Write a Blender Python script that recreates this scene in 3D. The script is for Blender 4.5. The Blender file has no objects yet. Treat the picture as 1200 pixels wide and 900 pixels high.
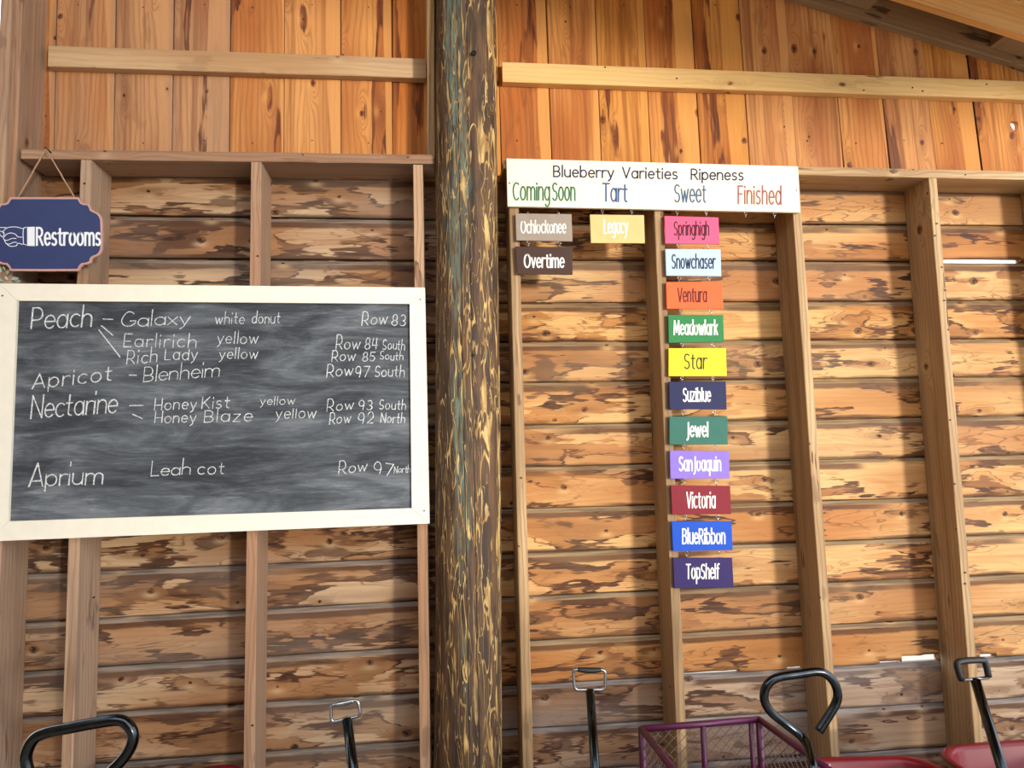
import bpy, math, random
from mathutils import Vector, Matrix
random.seed(7)
SC = bpy.context.scene
COL = SC.collection

# ------------------------------------------------------------------ camera
F = 780.0
YAW, PITCH, ROLL = 0.104935, 0.092989, -0.024028
CAM = Vector((0.0, -2.7073, 1.55))
cy, sy, cp, sp, cr, sr = math.cos(YAW), math.sin(YAW), math.cos(PITCH), math.sin(PITCH), math.cos(ROLL), math.sin(ROLL)
FWD = Vector((sy*cp, cy*cp, sp)); RT = Vector((cy, -sy, 0)); UP = RT.cross(FWD)
R2 = cr*RT + sr*UP; U2 = -sr*RT + cr*UP
cd = bpy.data.cameras.new('camera'); cam = bpy.data.objects.new('camera', cd); COL.objects.link(cam)
cd.sensor_width = 36.0; cd.lens = F/1200*36.0; cd.clip_start = 0.05
M = Matrix((R2, U2, -FWD)).transposed().to_4x4(); M.translation = CAM
cam.matrix_world = M
SC.camera = cam

# ------------------------------------------------------------------ sky, sun, exposure
world = bpy.data.worlds.new('sky'); SC.world = world; world.use_nodes = True
bg = world.node_tree.nodes['Background']
bg.inputs[0].default_value = (0.86, 0.92, 1.0, 1); bg.inputs[1].default_value = 2.7
sl = bpy.data.lights.new('sun', 'SUN'); sun = bpy.data.objects.new('sun', sl); COL.objects.link(sun)
sl.energy = 3.0; sl.angle = math.radians(7.0); sl.color = (1.0, 0.93, 0.82)
sdir = Vector((math.sin(math.radians(33)), -math.cos(math.radians(33)), math.tan(math.radians(4.0))))
sun.rotation_euler = sdir.to_track_quat('Z', 'Y').to_euler()
SC.view_settings.view_transform = 'Standard'; SC.view_settings.look = 'None'
SC.view_settings.gamma = 1.0; SC.view_settings.use_curve_mapping = False
SC.view_settings.exposure = 0.32

# ------------------------------------------------------------------ helpers
D = 0.159                     # depth of the studs in front of the siding plane y = 0
def ray(u, v): return FWD*F + R2*(u-600) + U2*(450-v)
def at(u, v, Y):              # point of the plane y = Y seen at (u, v)
    q = ray(u, v); return CAM + q*((Y-CAM.y)/q.y)
def lin(c): return tuple((x/255/12.92 if x/255 <= 0.04045 else ((x/255+0.055)/1.055)**2.4) for x in c) + (1,)

def mesh(name, vs, fs, mat=None, parent=None, smooth=False, mw=None):
    me = bpy.data.meshes.new(name); me.from_pydata([tuple(v) for v in vs], [], fs); me.update()
    if smooth:
        for p in me.polygons: p.use_smooth = True
    o = bpy.data.objects.new(name, me); COL.objects.link(o)
    if mat: me.materials.append(mat)
    if parent: o.parent = parent
    if mw is not None:
        o.matrix_world = mw if parent is None else parent.matrix_world.inverted() @ mw
    return o
def empty(name, loc=(0, 0, 0)):
    o = bpy.data.objects.new(name, None); COL.objects.link(o); o.location = loc
    o.empty_display_size = 0.05
    o.matrix_world = Matrix.Translation(Vector(loc)); return o
def tag(o, label=None, cat=None, group=None, kind=None):
    if label: o['label'] = label
    if cat: o['category'] = cat
    if group: o['group'] = group
    if kind: o['kind'] = kind
    return o
def struct(name): return tag(empty(name), kind='structure')

def plank(name, P0, P1, wdir, width, thick, mat, parent=None, ch=0.002, seg=1, wob=0.0):
    """board from P0 to P1; P0/P1 = centre of its ends; local x along, z across (wdir), y thick"""
    P0, P1 = Vector(P0), Vector(P1); L = (P1-P0).length; X = (P1-P0)/L
    Z = (Vector(wdir) - X*Vector(wdir).dot(X)).normalized(); Y = Z.cross(X)
    w, t = width/2, thick/2
    prof = [(-t, -w+ch), (-t, w-ch), (-t+ch, w), (t-ch, w), (t, w-ch), (t, -w+ch), (t-ch, -w), (-t+ch, -w)]
    vs, fs = [], []; n = len(prof)
    for i in range(seg+1):
        x = L*i/seg
        for (a, b) in prof:
            k = random.uniform(-wob, wob)
            vs.append((x, a, b+k))
    for i in range(seg):
        for j in range(n):
            a, b = i*n+j, i*n+(j+1) % n
            fs.append((a, b, b+n, a+n))
    fs.append(tuple(range(n))); fs.append(tuple(range(seg*n+n-1, seg*n-1, -1)))
    mw = Matrix((X, Y, Z)).transposed().to_4x4(); mw.translation = P0
    # outward normals
    fs = [tuple(reversed(f)) for f in fs]
    return mesh(name, vs, fs, mat, parent, mw=mw)

def tube(name, pts, r, mat, parent=None, sides=12, closed=False, mw=None, cap=True):
    pts = [Vector(p) for p in pts]; n = len(pts); vs, fs = [], []
    rr = r if isinstance(r, (list, tuple)) else [r]*n
    prev = None
    for i, p in enumerate(pts):
        if closed: t = (pts[(i+1) % n]-pts[i-1]).normalized()
        else: t = (pts[min(i+1, n-1)]-pts[max(i-1, 0)]).normalized()
        if prev is None:
            a = Vector((0, 0, 1)) if abs(t.z) < 0.9 else Vector((1, 0, 0)); u = t.cross(a).normalized()
        else: u = (prev - t*prev.dot(t)).normalized()
        prev = u; w = t.cross(u)
        for k in range(sides):
            an = 2*math.pi*k/sides
            vs.append(p + (u*math.cos(an)+w*math.sin(an))*rr[i])
    for i in range(n if closed else n-1):
        for k in range(sides):
            a = i*sides+k; b = i*sides+(k+1) % sides; c = ((i+1) % n)*sides+(k+1) % sides; d = ((i+1) % n)*sides+k
            fs.append((a, b, c, d))
    if not closed and cap:
        fs.append(tuple(reversed(range(sides)))); fs.append(tuple(range((n-1)*sides, n*sides)))
    o = mesh(name, vs, fs, mat, parent, smooth=True)
    return o
def bez(pts, n=8):
    """catmull-rom through the points"""
    P = [Vector(p) for p in pts]; P = [P[0]*2-P[1]] + P + [P[-1]*2-P[-2]]; out = []
    for i in range(1, len(P)-2):
        for k in range(n):
            t = k/n; a, b, c, d = P[i-1], P[i], P[i+1], P[i+2]
            out.append(0.5*((2*b)+(c-a)*t+(2*a-5*b+4*c-d)*t*t+(3*b-a-3*c+d)*t*t*t))
    out.append(P[-2]); return out

# ------------------------------------------------------------------ materials
class NT:
    def __init__(s, name):
        s.m = bpy.data.materials.new(name); s.m.use_nodes = True; s.t = s.m.node_tree
        s.b = s.t.nodes['Principled BSDF']
    def n(s, typ, **kw):
        nd = s.t.nodes.new(typ)
        for k, v in kw.items(): setattr(nd, k, v)
        return nd
    def l(s, a, b): s.t.links.new(a, b)
    def put(s, inp, v):
        if isinstance(v, bpy.types.NodeSocket): s.l(v, inp)
        else: inp.default_value = v
    def math(s, op, a, b=0.0, c=0.0, clamp=False):
        nd = s.n('ShaderNodeMath', operation=op, use_clamp=clamp)
        s.put(nd.inputs[0], a); s.put(nd.inputs[1], b); s.put(nd.inputs[2], c); return nd.outputs[0]
    def vec(s, op, a, b=(0, 0, 0)):
        nd = s.n('ShaderNodeVectorMath', operation=op); s.put(nd.inputs[0], a); s.put(nd.inputs[1], b)
        return nd.outputs['Value'] if op in ('LENGTH', 'DISTANCE', 'DOT_PRODUCT') else nd.outputs[0]
    def noise(s, v, scale=1.0, detail=2.0, rough=0.5, dist=0.0):
        nd = s.n('ShaderNodeTexNoise'); s.put(nd.inputs['Vector'], v); nd.inputs['Scale'].default_value = scale
        nd.inputs['Detail'].default_value = detail; nd.inputs['Roughness'].default_value = rough
        nd.inputs['Distortion'].default_value = dist; return nd.outputs['Fac']
    def ramp(s, f, stops, interp='LINEAR'):
        nd = s.n('ShaderNodeValToRGB'); s.put(nd.inputs[0], f); cr_ = nd.color_ramp; cr_.interpolation = interp
        while len(cr_.elements) < len(stops): cr_.elements.new(0.5)
        for e, (p, c) in zip(cr_.elements, stops):
            e.position = p; e.color = c if isinstance(c, tuple) else (c, c, c, 1)
        return nd.outputs[0]
    def mix(s, f, a, b, mode='MIX'):
        nd = s.n('ShaderNodeMix', data_type='RGBA', blend_type=mode); s.put(nd.inputs[0], f)
        s.put(nd.inputs[6], a); s.put(nd.inputs[7], b); return nd.outputs[2]
    def smooth(s, f, a, b):
        nd = s.n('ShaderNodeMapRange', interpolation_type='SMOOTHSTEP'); s.put(nd.inputs[0], f)
        nd.inputs[1].default_value = a; nd.inputs[2].default_value = b; return nd.outputs[0]
    def comb(s, x, y, z):
        nd = s.n('ShaderNodeCombineXYZ'); s.put(nd.inputs[0], x); s.put(nd.inputs[1], y); s.put(nd.inputs[2], z); return nd.outputs[0]

def wood(name, pale, mid, dark, grey, stain=0.5, greyamt=0.5, vert=False, rings=95.0, knots=0.55, jag=0.16, streak=0.35, hue=0.25, rough=0.62, kx=2.1, kw=5.5, sx=2.3, sw=8.0, ringamt=0.22, edge=False, sap=0.0, spots=1.0, slope=0.0):
    """softwood: plain-sawn grain that bends round knots, dark-edged heartwood stains, greyed margins"""
    s = NT(name); tc = s.n('ShaderNodeTexCoord'); oi = s.n('ShaderNodeObjectInfo')
    sep = s.n('ShaderNodeSeparateXYZ'); s.l(tc.outputs['Object'], sep.inputs[0])
    rnd = oi.outputs['Random']
    x = s.math('ADD', sep.outputs[0], s.math('MULTIPLY', rnd, 63.0))
    w = s.math('ADD', s.math('ADD', sep.outputs[2], sep.outputs[1]), s.math('MULTIPLY', rnd, 17.3))
    V = lambda a, b: s.comb(s.math('MULTIPLY', x, a), s.math('MULTIPLY', w, b), s.math('MULTIPLY', rnd, 9.0))
    # knots
    vo = s.n('ShaderNodeTexVoronoi', voronoi_dimensions='2D', feature='F1'); kv = V(kx, kw)
    s.l(kv, vo.inputs['Vector']); vo.inputs['Scale'].default_value = 1.0; vo.inputs['Randomness'].default_value = 0.9
    cs = s.n('ShaderNodeSeparateColor'); s.l(vo.outputs['Color'], cs.inputs[0])
    dv = s.vec('SUBTRACT', kv, vo.outputs['Position'])
    dv = s.vec('MULTIPLY', dv, (1/kx, 1.35/kw, 0)); dk = s.vec('LENGTH', dv)            # metres
    wig = s.math('MULTIPLY', s.math('SUBTRACT', s.noise(V(26, 40), 1, 2), 0.5), 0.02)
    dk = s.math('ADD', dk, wig)
    on = s.smooth(cs.outputs[0], 1-knots, 1-knots+0.02)
    rk = s.math('ADD', 0.005, s.math('MULTIPLY', s.math('POWER', cs.outputs[1], 1.5), 0.018))
    q = s.math('DIVIDE', dk, rk)
    core = s.math('MULTIPLY', s.math('SUBTRACT', 1.0, s.smooth(q, 0.7, 1.25)), on)
    dva = s.vec('LENGTH', s.vec('MULTIPLY', dv, (0.33, 1.0, 0)))
    near = s.math('MULTIPLY', s.math('EXPONENT', s.math('MULTIPLY', s.math('POWER', s.math('DIVIDE', dva, 0.026), 2.0), -1.0)), on)
    # growth rings
    g = s.math('MULTIPLY', w, rings)
    g = s.math('ADD', g, s.math('MULTIPLY', s.noise(V(1.1, 5.0), 1, 2), 11.0))
    g = s.math('ADD', g, s.math('MULTIPLY', near, 9.0))
    g = s.math('ADD', g, s.math('MULTIPLY', s.noise(V(9, 60), 1, 1), 1.2))
    ring = s.math('ADD', s.math('MULTIPLY', s.math('SINE', s.math('MULTIPLY', g, 3.0)), 0.5), 0.5)
    ring = s.math('POWER', ring, 2.8)
    fib = s.noise(V(7, 330), 1, 2, 0.6)
    # heartwood stain with a dark jagged rim
    jagn = s.math('MULTIPLY', s.math('SUBTRACT', s.noise(V(8, 95), 1, 2.5, 0.6), 0.5), jag*2)
    big = s.noise(V(sx, sw), 1, 2.5, 0.55, 0.4)
    st = s.math('ADD', s.math('ADD', big, jagn), s.math('MULTIPLY', near, 0.10))
    st = s.math('ADD', st, (stain-0.5)*0.55)
    if slope: st = s.math('SUBTRACT', st, s.math('MULTIPLY', s.smooth(sep.outputs[0], 0.4, 1.3), slope))
    body = s.mix(s.smooth(s.noise(V(0.9, 3.5), 1, 2), 0.32, 0.68), pale, mid)
    inside = s.mix(0.75, body, mid)
    inside = s.mix(s.smooth(s.noise(V(3, 14), 1, 2), 0.3, 0.75), inside, s.mix(0.35, mid, dark))
    c = s.mix(s.smooth(st, 0.515, 0.535), body, inside)
    rimn = s.smooth(s.noise(V(2.4, 9.0), 1, 2), 0.36, 0.62)
    wid = s.math('ADD', 0.012, s.math('MULTIPLY', s.math('POWER', rimn, 2.5), 0.075))
    rim = s.math('MULTIPLY', s.smooth(st, 0.502, 0.522), s.math('SUBTRACT', 1.0, s.smooth(s.math('SUBTRACT', st, wid), 0.520, 0.545)))
    c = s.mix(s.math('MULTIPLY', s.math('MULTIPLY', rim, s.smooth(rimn, 0.0, 0.35)), 0.95), c, s.mix(s.smooth(s.noise(V(5, 40), 1, 2), 0.4, 0.7), dark, s.mix(0.25, dark, mid)))
    if edge:
        ln = s.math('ADD', s.noise(V(3.0, 15.0), 1, 2, 0.5, 0.5), s.math('ADD', s.math('MULTIPLY', jagn, 0.35), s.math('MULTIPLY', near, 0.22)))
        ln1 = s.math('SUBTRACT', 1.0, s.smooth(s.math('ABSOLUTE', s.math('SUBTRACT', ln, 0.50)), 0.003, 0.014))
        ln2 = s.math('SUBTRACT', 1.0, s.smooth(s.math('ABSOLUTE', s.math('SUBTRACT', ln, 0.60)), 0.003, 0.016))
        lm = s.math('MULTIPLY', s.math('MAXIMUM', ln1, ln2), s.smooth(s.noise(V(2.2, 7), 1, 1), 0.42, 0.6))
        c = s.mix(s.math('MULTIPLY', lm, 0.75), c, s.mix(0.35, dark, mid))
        c = s.mix(s.math('MULTIPLY', s.smooth(ln, 0.60, 0.64), 0.45), c, mid)
    # ragged dark spots
    sp_ = s.math('ADD', s.noise(V(4.0, 11.0), 1, 2), s.math('MULTIPLY', jagn, 0.8))
    spot = s.math('MULTIPLY', s.smooth(s.math('SUBTRACT', sp_, s.math('MULTIPLY', s.smooth(sep.outputs[0], 0.4, 1.3), slope*1.2)), 0.66-0.06*stain, 0.70-0.06*stain), spots)
    c = s.mix(s.math('MULTIPLY', spot, 0.85), c, dark)
    # bands along the grain
    band = s.noise(V(0.5, 26), 1, 2, 0.6)
    c = s.mix(s.math('MULTIPLY', s.smooth(band, 0.48, 0.70), streak), c, s.mix(0.45, mid, dark))
    c = s.mix(s.math('MULTIPLY', ring, ringamt), c, s.mix(0.5, mid, dark))
    c = s.mix(s.math('MULTIPLY', s.smooth(fib, 0.5, 0.8), 0.30), c, s.mix(0.6, mid, dark))
    # greyed margins and weathering
    gs = s.n('ShaderNodeSeparateXYZ'); s.l(tc.outputs['Generated'], gs.inputs[0])
    ed = s.math('ABSOLUTE', s.math('SUBTRACT', gs.outputs[2], 0.5))
    ed = s.math('ADD', ed, s.math('MULTIPLY', s.math('SUBTRACT', s.noise(V(3, 30), 1, 3), 0.5), 0.22))
    if sap:
        sn = s.math('ADD', gs.outputs[2], s.math('MULTIPLY', s.math('SUBTRACT', s.noise(V(0.7, 2), 1, 2), 0.5), 0.5))
        sn = s.math('ADD', sn, s.math('MULTIPLY', s.math('SUBTRACT', s.math('FRACT', s.math('MULTIPLY', rnd, 5.7)), 0.5), 0.5))
        c = s.mix(s.math('MULTIPLY', s.smooth(sn, 0.74, 0.77), sap), c, pale)
    ge = s.math('MULTIPLY', s.smooth(ed, 0.40, 0.47), greyamt)
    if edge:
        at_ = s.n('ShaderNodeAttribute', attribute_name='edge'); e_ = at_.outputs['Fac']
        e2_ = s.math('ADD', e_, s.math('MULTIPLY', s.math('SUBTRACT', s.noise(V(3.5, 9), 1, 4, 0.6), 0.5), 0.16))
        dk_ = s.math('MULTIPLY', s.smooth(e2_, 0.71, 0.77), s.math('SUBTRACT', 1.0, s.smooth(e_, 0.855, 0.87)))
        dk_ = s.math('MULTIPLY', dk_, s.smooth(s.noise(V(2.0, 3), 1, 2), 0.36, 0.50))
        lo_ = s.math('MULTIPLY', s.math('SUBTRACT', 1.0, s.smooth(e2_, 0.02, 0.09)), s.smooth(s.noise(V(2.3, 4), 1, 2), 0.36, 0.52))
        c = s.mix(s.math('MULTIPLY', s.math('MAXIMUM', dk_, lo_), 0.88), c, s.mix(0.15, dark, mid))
        ge = s.smooth(e_, 0.862, 0.872)
        grey2 = s.mix(s.smooth(s.noise(V(4, 60), 1, 3), 0.35, 0.65), grey, tuple(x*0.45 for x in grey[:3])+(1,))
        gv = s.math('MULTIPLY', s.smooth(s.noise(V(1.3, 4), 1, 3), 0.42, 0.7), greyamt*0.8)
        c = s.mix(gv, c, grey)
        c = s.mix(s.math('MULTIPLY', ge, 0.88), c, grey2)
        ge = 0.0
    gw = s.math('MULTIPLY', s.smooth(s.noise(V(1.3, 4), 1, 3), 0.42, 0.7), greyamt*0.8)
    if not edge: c = s.mix(s.math('MAXIMUM', ge, gw), c, grey)
    # knots
    kc = s.mix(s.smooth(s.noise(V(60, 80), 1, 2), 0.4, 0.6), dark, s.mix(0.4, dark, mid))
    below = s.math('MULTIPLY', s.math('EXPONENT', s.math('MULTIPLY', s.math('POWER', s.math('DIVIDE', s.vec('LENGTH', s.vec('ADD', s.vec('MULTIPLY', dv, (0.6, 1.0, 0)), (0, 0.022, 0))), 0.016), 2.0), -1.0)), on)
    c = s.mix(s.math('MULTIPLY', below, 0.65), c, pale)
    halo = s.math('MULTIPLY', near, s.smooth(cs.outputs[2], 0.3, 0.7))
    c = s.mix(s.math('MULTIPLY', halo, 0.45), c, s.mix(0.3, dark, mid))
    c = s.mix(s.math('MULTIPLY', core, 0.93), c, kc)
    pin = s.math('MULTIPLY', s.math('SUBTRACT', 1.0, s.smooth(q, 0.15, 0.4)), on)
    c = s.mix(s.math('MULTIPLY', pin, 0.8), c, (0.008, 0.005, 0.004, 1))
    # board to board variation
    hs = s.n('ShaderNodeHueSaturation'); s.l(c, hs.inputs['Color'])
    r2_ = s.math('FRACT', s.math('MULTIPLY', rnd, 7.31)); r3_ = s.math('FRACT', s.math('MULTIPLY', rnd, 13.7))
    s.put(hs.inputs['Value'], s.math('ADD', 1-hue*0.6, s.math('MULTIPLY', r2_, hue*1.2)))
    s.put(hs.inputs['Saturation'], s.math('ADD', 1-hue*0.4, s.math('MULTIPLY', r3_, hue*0.8)))
    s.l(hs.outputs[0], s.b.inputs['Base Color'])
    s.b.inputs['Roughness'].default_value = rough; s.b.inputs['Specular IOR Level'].default_value = 0.3
    bp = s.n('ShaderNodeBump'); bp.inputs['Strength'].default_value = 0.35; bp.inputs['Distance'].default_value = 0.003
    hgt = s.math('ADD', s.math('MULTIPLY', ring, 0.35), s.math('ADD', fib, s.math('MULTIPLY', core, -0.8)))
    s.l(hgt, bp.inputs['Height']); s.l(bp.outputs[0], s.b.inputs['Normal'])
    return s.m

GREY = lin((150, 132, 112))
SK = dict(edge=True, ringamt=0.16, jag=0.12, kx=3.0, kw=5.8, knots=0.9, sx=3.0, sw=9.0, hue=0.08, streak=0.3, spots=0.8)
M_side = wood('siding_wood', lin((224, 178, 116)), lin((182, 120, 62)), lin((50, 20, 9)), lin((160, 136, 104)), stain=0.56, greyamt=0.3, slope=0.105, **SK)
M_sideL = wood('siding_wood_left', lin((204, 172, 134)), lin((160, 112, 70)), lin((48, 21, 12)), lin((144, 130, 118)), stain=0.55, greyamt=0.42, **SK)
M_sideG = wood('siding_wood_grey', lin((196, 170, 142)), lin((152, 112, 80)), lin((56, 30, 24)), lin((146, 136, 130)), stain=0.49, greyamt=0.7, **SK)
VK = dict(streak=0.75, sx=0.9, sw=9, jag=0.05, kx=2.6, kw=6.5, knots=0.85, hue=0.10, sap=0.8, spots=0.25, ringamt=0.38)
M_vert = wood('upper_board_wood', lin((220, 154, 82)), lin((176, 100, 42)), lin((84, 36, 12)), lin((140, 112, 84)), stain=0.30, greyamt=0.08, **VK)
M_vertL = wood('upper_board_wood_left', lin((206, 152, 102)), lin((168, 108, 66)), lin((84, 42, 26)), lin((138, 116, 104)), stain=0.32, greyamt=0.35, **VK)
M_girt = wood('girt_wood', lin((242, 204, 140)), lin((228, 184, 114)), lin((130, 80, 38)), lin((176, 150, 112)), stain=0.14, greyamt=0.15, knots=0.5, hue=0.03, streak=0.25, spots=0.3)
M_girtL = wood('girt_wood_weathered', lin((212, 178, 136)), lin((192, 150, 106)), lin((110, 70, 44)), lin((170, 146, 118)), stain=0.2, greyamt=0.4, knots=0.5, hue=0.03, streak=0.25, spots=0.3)
TK = dict(knots=0.4, hue=0.08, streak=0.7, rings=110, kx=1.4, spots=0.5, ringamt=0.5)
M_stud = wood('stud_wood', lin((206, 172, 126)), lin((160, 126, 86)), lin((78, 50, 30)), lin((150, 128, 98)), stain=0.16, greyamt=0.25, **TK)
M_studL = wood('stud_wood_left', lin((194, 160, 128)), lin((168, 126, 94)), lin((86, 54, 38)), lin((150, 134, 120)), stain=0.2, greyamt=0.4, **TK)
M_raft = wood('rafter_wood', lin((184, 150, 108)), lin((160, 126, 86)), lin((62, 42, 26)), lin((136, 120, 100)), stain=0.2, greyamt=0.4, knots=0.5, hue=0.05)
M_raftB = wood('rafter_wood_pale', lin((240, 190, 124)), lin((222, 162, 94)), lin((120, 66, 32)), lin((160, 130, 100)), stain=0.1, greyamt=0.1, knots=0.3, hue=0.05, spots=0.2)

def flat(name, col, rough=0.5, metal=0.0, spec=0.5, var=0.0, vscale=20, coat=0.0):
    s = NT(name)
    if var:
        tc = s.n('ShaderNodeTexCoord'); f = s.noise(tc.outputs['Object'], vscale, 4, 0.6)
        c = s.mix(s.smooth(f, 0.3, 0.75), tuple(x*(1-var) for x in col[:3])+(1,), col); s.l(c, s.b.inputs['Base Color'])
    else: s.b.inputs['Base Color'].default_value = col
    s.b.inputs['Roughness'].default_value = rough; s.b.inputs['Metallic'].default_value = metal
    s.b.inputs['Specular IOR Level'].default_value = spec; s.b.inputs['Coat Weight'].default_value = coat
    return s.m
M_cream = flat('cream_paint', lin((250, 240, 214)), 0.55, var=0.06)
M_creamboard = flat('cream_frame_paint', lin((246, 240, 222)), 0.5, var=0.05)
M_black = flat('black_enamel', lin((26, 28, 30)), 0.28, coat=0.6)
M_chrome = flat('bright_steel', lin((176, 180, 184)), 0.25, metal=1.0, var=0.3, vscale=60)
M_gun = flat('dark_steel', lin((66, 72, 76)), 0.2, metal=1.0, var=0.35, vscale=40)
M_red = flat('red_enamel', lin((120, 8, 26)), 0.4, spec=0.3, coat=0.15, var=0.15)
M_purple = flat('purple_paint', lin((88, 20, 64)), 0.45, coat=0.1, var=0.2)
M_wire = flat('galvanised_wire', lin((120, 96, 92)), 0.6, metal=0.3)
M_rubber = flat('black_rubber', lin((30, 30, 30)), 0.85)
M_grip = flat('black_grip', lin((20, 20, 22)), 0.55)
M_screw = flat('dark_screw', lin((60, 54, 48)), 0.4, metal=0.7)
M_twine = flat('jute_twine', lin((190, 150, 120)), 0.9, var=0.3, vscale=300)
M_leafm = flat('pale_leaf', lin((178, 204, 184)), 0.7, var=0.3)
M_gravel = flat('gravel', lin((190, 178, 160)), 0.9, var=0.3, vscale=60)
M_roof = flat('roof_deck', lin((140, 108, 76)), 0.8, var=0.3, vscale=8)
M_blocker = flat('white_blocker', lin((210, 212, 216)), 0.7)  # for the added sun blockers out of view

# chalk board slate
s = NT('slate'); tc = s.n('ShaderNodeTexCoord'); mp = s.n('ShaderNodeMapping'); s.l(tc.outputs['Object'], mp.inputs[0])
mp.inputs['Scale'].default_value = (1.2, 1, 5.0)
a = s.noise(mp.outputs[0], 2.2, 6, 0.62, 0.7); mp2 = s.n('ShaderNodeMapping'); s.l(tc.outputs['Object'], mp2.inputs[0]); mp2.inputs['Scale'].default_value = (6, 1, 60)
b = s.noise(mp2.outputs[0], 2.0, 5, 0.7); g_ = s.noise(tc.outputs['Object'], 380, 2, 0.8)
f = s.math('ADD', s.math('MULTIPLY', s.smooth(a, 0.36, 0.72), 0.62), s.math('ADD', s.math('MULTIPLY', s.smooth(b, 0.45, 0.75), 0.28), s.math('MULTIPLY', s.math('SUBTRACT', g_, 0.5), 0.30)))
c = s.ramp(f, [(0.0, lin((56, 59, 64))), (0.4, lin((92, 97, 103))), (1.0, lin((146, 151, 156)))])
s.l(c, s.b.inputs['Base Color']); s.b.inputs['Roughness'].default_value = 0.8; s.b.inputs['Specular IOR Level'].default_value = 0.2
M_slate = s.m
s = NT('chalk'); tc = s.n('ShaderNodeTexCoord'); g_ = s.noise(tc.outputs['Object'], 420, 2, 0.8)
c = s.mix(s.smooth(g_, 0.36, 0.58), lin((128, 134, 138)), lin((234, 238, 238))); s.l(c, s.b.inputs['Base Color']); s.b.inputs['Roughness'].default_value = 0.95
M_chalk = s.m
# pole: weathered treated log, dark brown with ochre vein outlines and verdigris patches
s = NT('weathered_pole'); tc = s.n('ShaderNodeTexCoord'); sep = s.n('ShaderNodeSeparateXYZ'); s.l(tc.outputs['Object'], sep.inputs[0])
ang = s.math('MULTIPLY', s.math('ARCTAN2', sep.outputs[0], s.math('MULTIPLY', sep.outputs[1], -1.0)), 0.125)
P = lambda a, b: s.comb(s.math('MULTIPLY', ang, a), s.math('MULTIPLY', sep.outputs[2], b), 0.0)
base = s.mix(s.smooth(s.noise(P(30, 3), 1, 4, 0.6), 0.35, 0.65), lin((58, 42, 28)), lin((104, 74, 46)))
fine = s.noise(P(260, 9), 1, 3, 0.6); base = s.mix(s.math('MULTIPLY', s.smooth(fine, 0.42, 0.72), 0.6), base, lin((30, 22, 17)))
verd = s.smooth(s.math('ADD', s.noise(P(9, 1.1), 1, 3, 0.6), s.math('ADD', s.math('MULTIPLY', s.math('ABSOLUTE', s.math('ADD', ang, 0.012)), -3.2), s.math('MULTIPLY', sep.outputs[2], 0.062))), 0.47, 0.66)
base = s.mix(s.math('MULTIPLY', verd, s.smooth(s.noise(P(90, 11), 1, 3, 0.6), 0.32, 0.62)), base, lin((104, 122, 108)))
v1 = s.noise(P(25, 3.4), 1, 2, 0.5, 0.5)
vein = s.math('SUBTRACT', 1.0, s.smooth(s.math('ABSOLUTE', s.math('SUBTRACT', v1, 0.52)), 0.008, 0.020))
vein2 = s.math('SUBTRACT', 1.0, s.smooth(s.math('ABSOLUTE', s.math('SUBTRACT', s.noise(P(52, 5.5), 1, 2, 0.5, 0.6), 0.57)), 0.006, 0.016))
patch = s.smooth(s.math('ADD', s.noise(P(36, 4.6), 1, 2.5, 0.55, 0.5), s.math('MULTIPLY', ang, 0.5)), 0.62, 0.64)
veins = s.math('MAXIMUM', s.math('MAXIMUM', vein, s.math('MULTIPLY', vein2, 0.8)), s.math('MULTIPLY', patch, 0.95))
veins = s.math('MULTIPLY', veins, s.smooth(s.noise(P(20, 2.5), 1, 2), 0.34, 0.5))
oc = s.mix(s.smooth(s.noise(P(60, 9), 1, 3), 0.35, 0.65), lin((150, 112, 60)), lin((212, 178, 114)))
c = s.mix(veins, base, oc)
crk = s.math('SUBTRACT', 1.0, s.smooth(s.math('ABSOLUTE', s.math('SUBTRACT', s.math('ADD', ang, s.math('MULTIPLY', s.noise(P(0, 2.5), 1, 3), 0.012)), 0.017)), 0.0006, 0.0022))
crk2 = s.math('SUBTRACT', 1.0, s.smooth(s.math('ABSOLUTE', s.math('SUBTRACT', s.math('ADD', ang, s.math('MULTIPLY', s.noise(P(5, 1.7), 1, 3), 0.016)), 0.055)), 0.0005, 0.0018))
crk3 = s.math('SUBTRACT', 1.0, s.smooth(s.math('ABSOLUTE', s.math('SUBTRACT', s.math('ADD', ang, s.math('MULTIPLY', s.noise(P(3, 2.1), 1, 3), 0.014)), -0.035)), 0.0004, 0.0014))
ck = s.math('MAXIMUM', s.math('MAXIMUM', crk, crk2), crk3)
c = s.mix(s.math('MULTIPLY', ck, 0.9), c, (0.006, 0.004, 0.003, 1))
s.l(c, s.b.inputs['Base Color']); s.b.inputs['Roughness'].default_value = 0.7
bp = s.n('ShaderNodeBump'); bp.inputs['Strength'].default_value = 0.6; bp.inputs['Distance'].default_value = 0.006
s.l(s.math('ADD', s.math('ADD', s.math('MULTIPLY', veins, 0.6), s.math('MULTIPLY', fine, 0.7)), s.math('MULTIPLY', ck, -2.0)), bp.inputs['Height']); s.l(bp.outputs[0], s.b.inputs['Normal'])
M_pole = s.m

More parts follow.
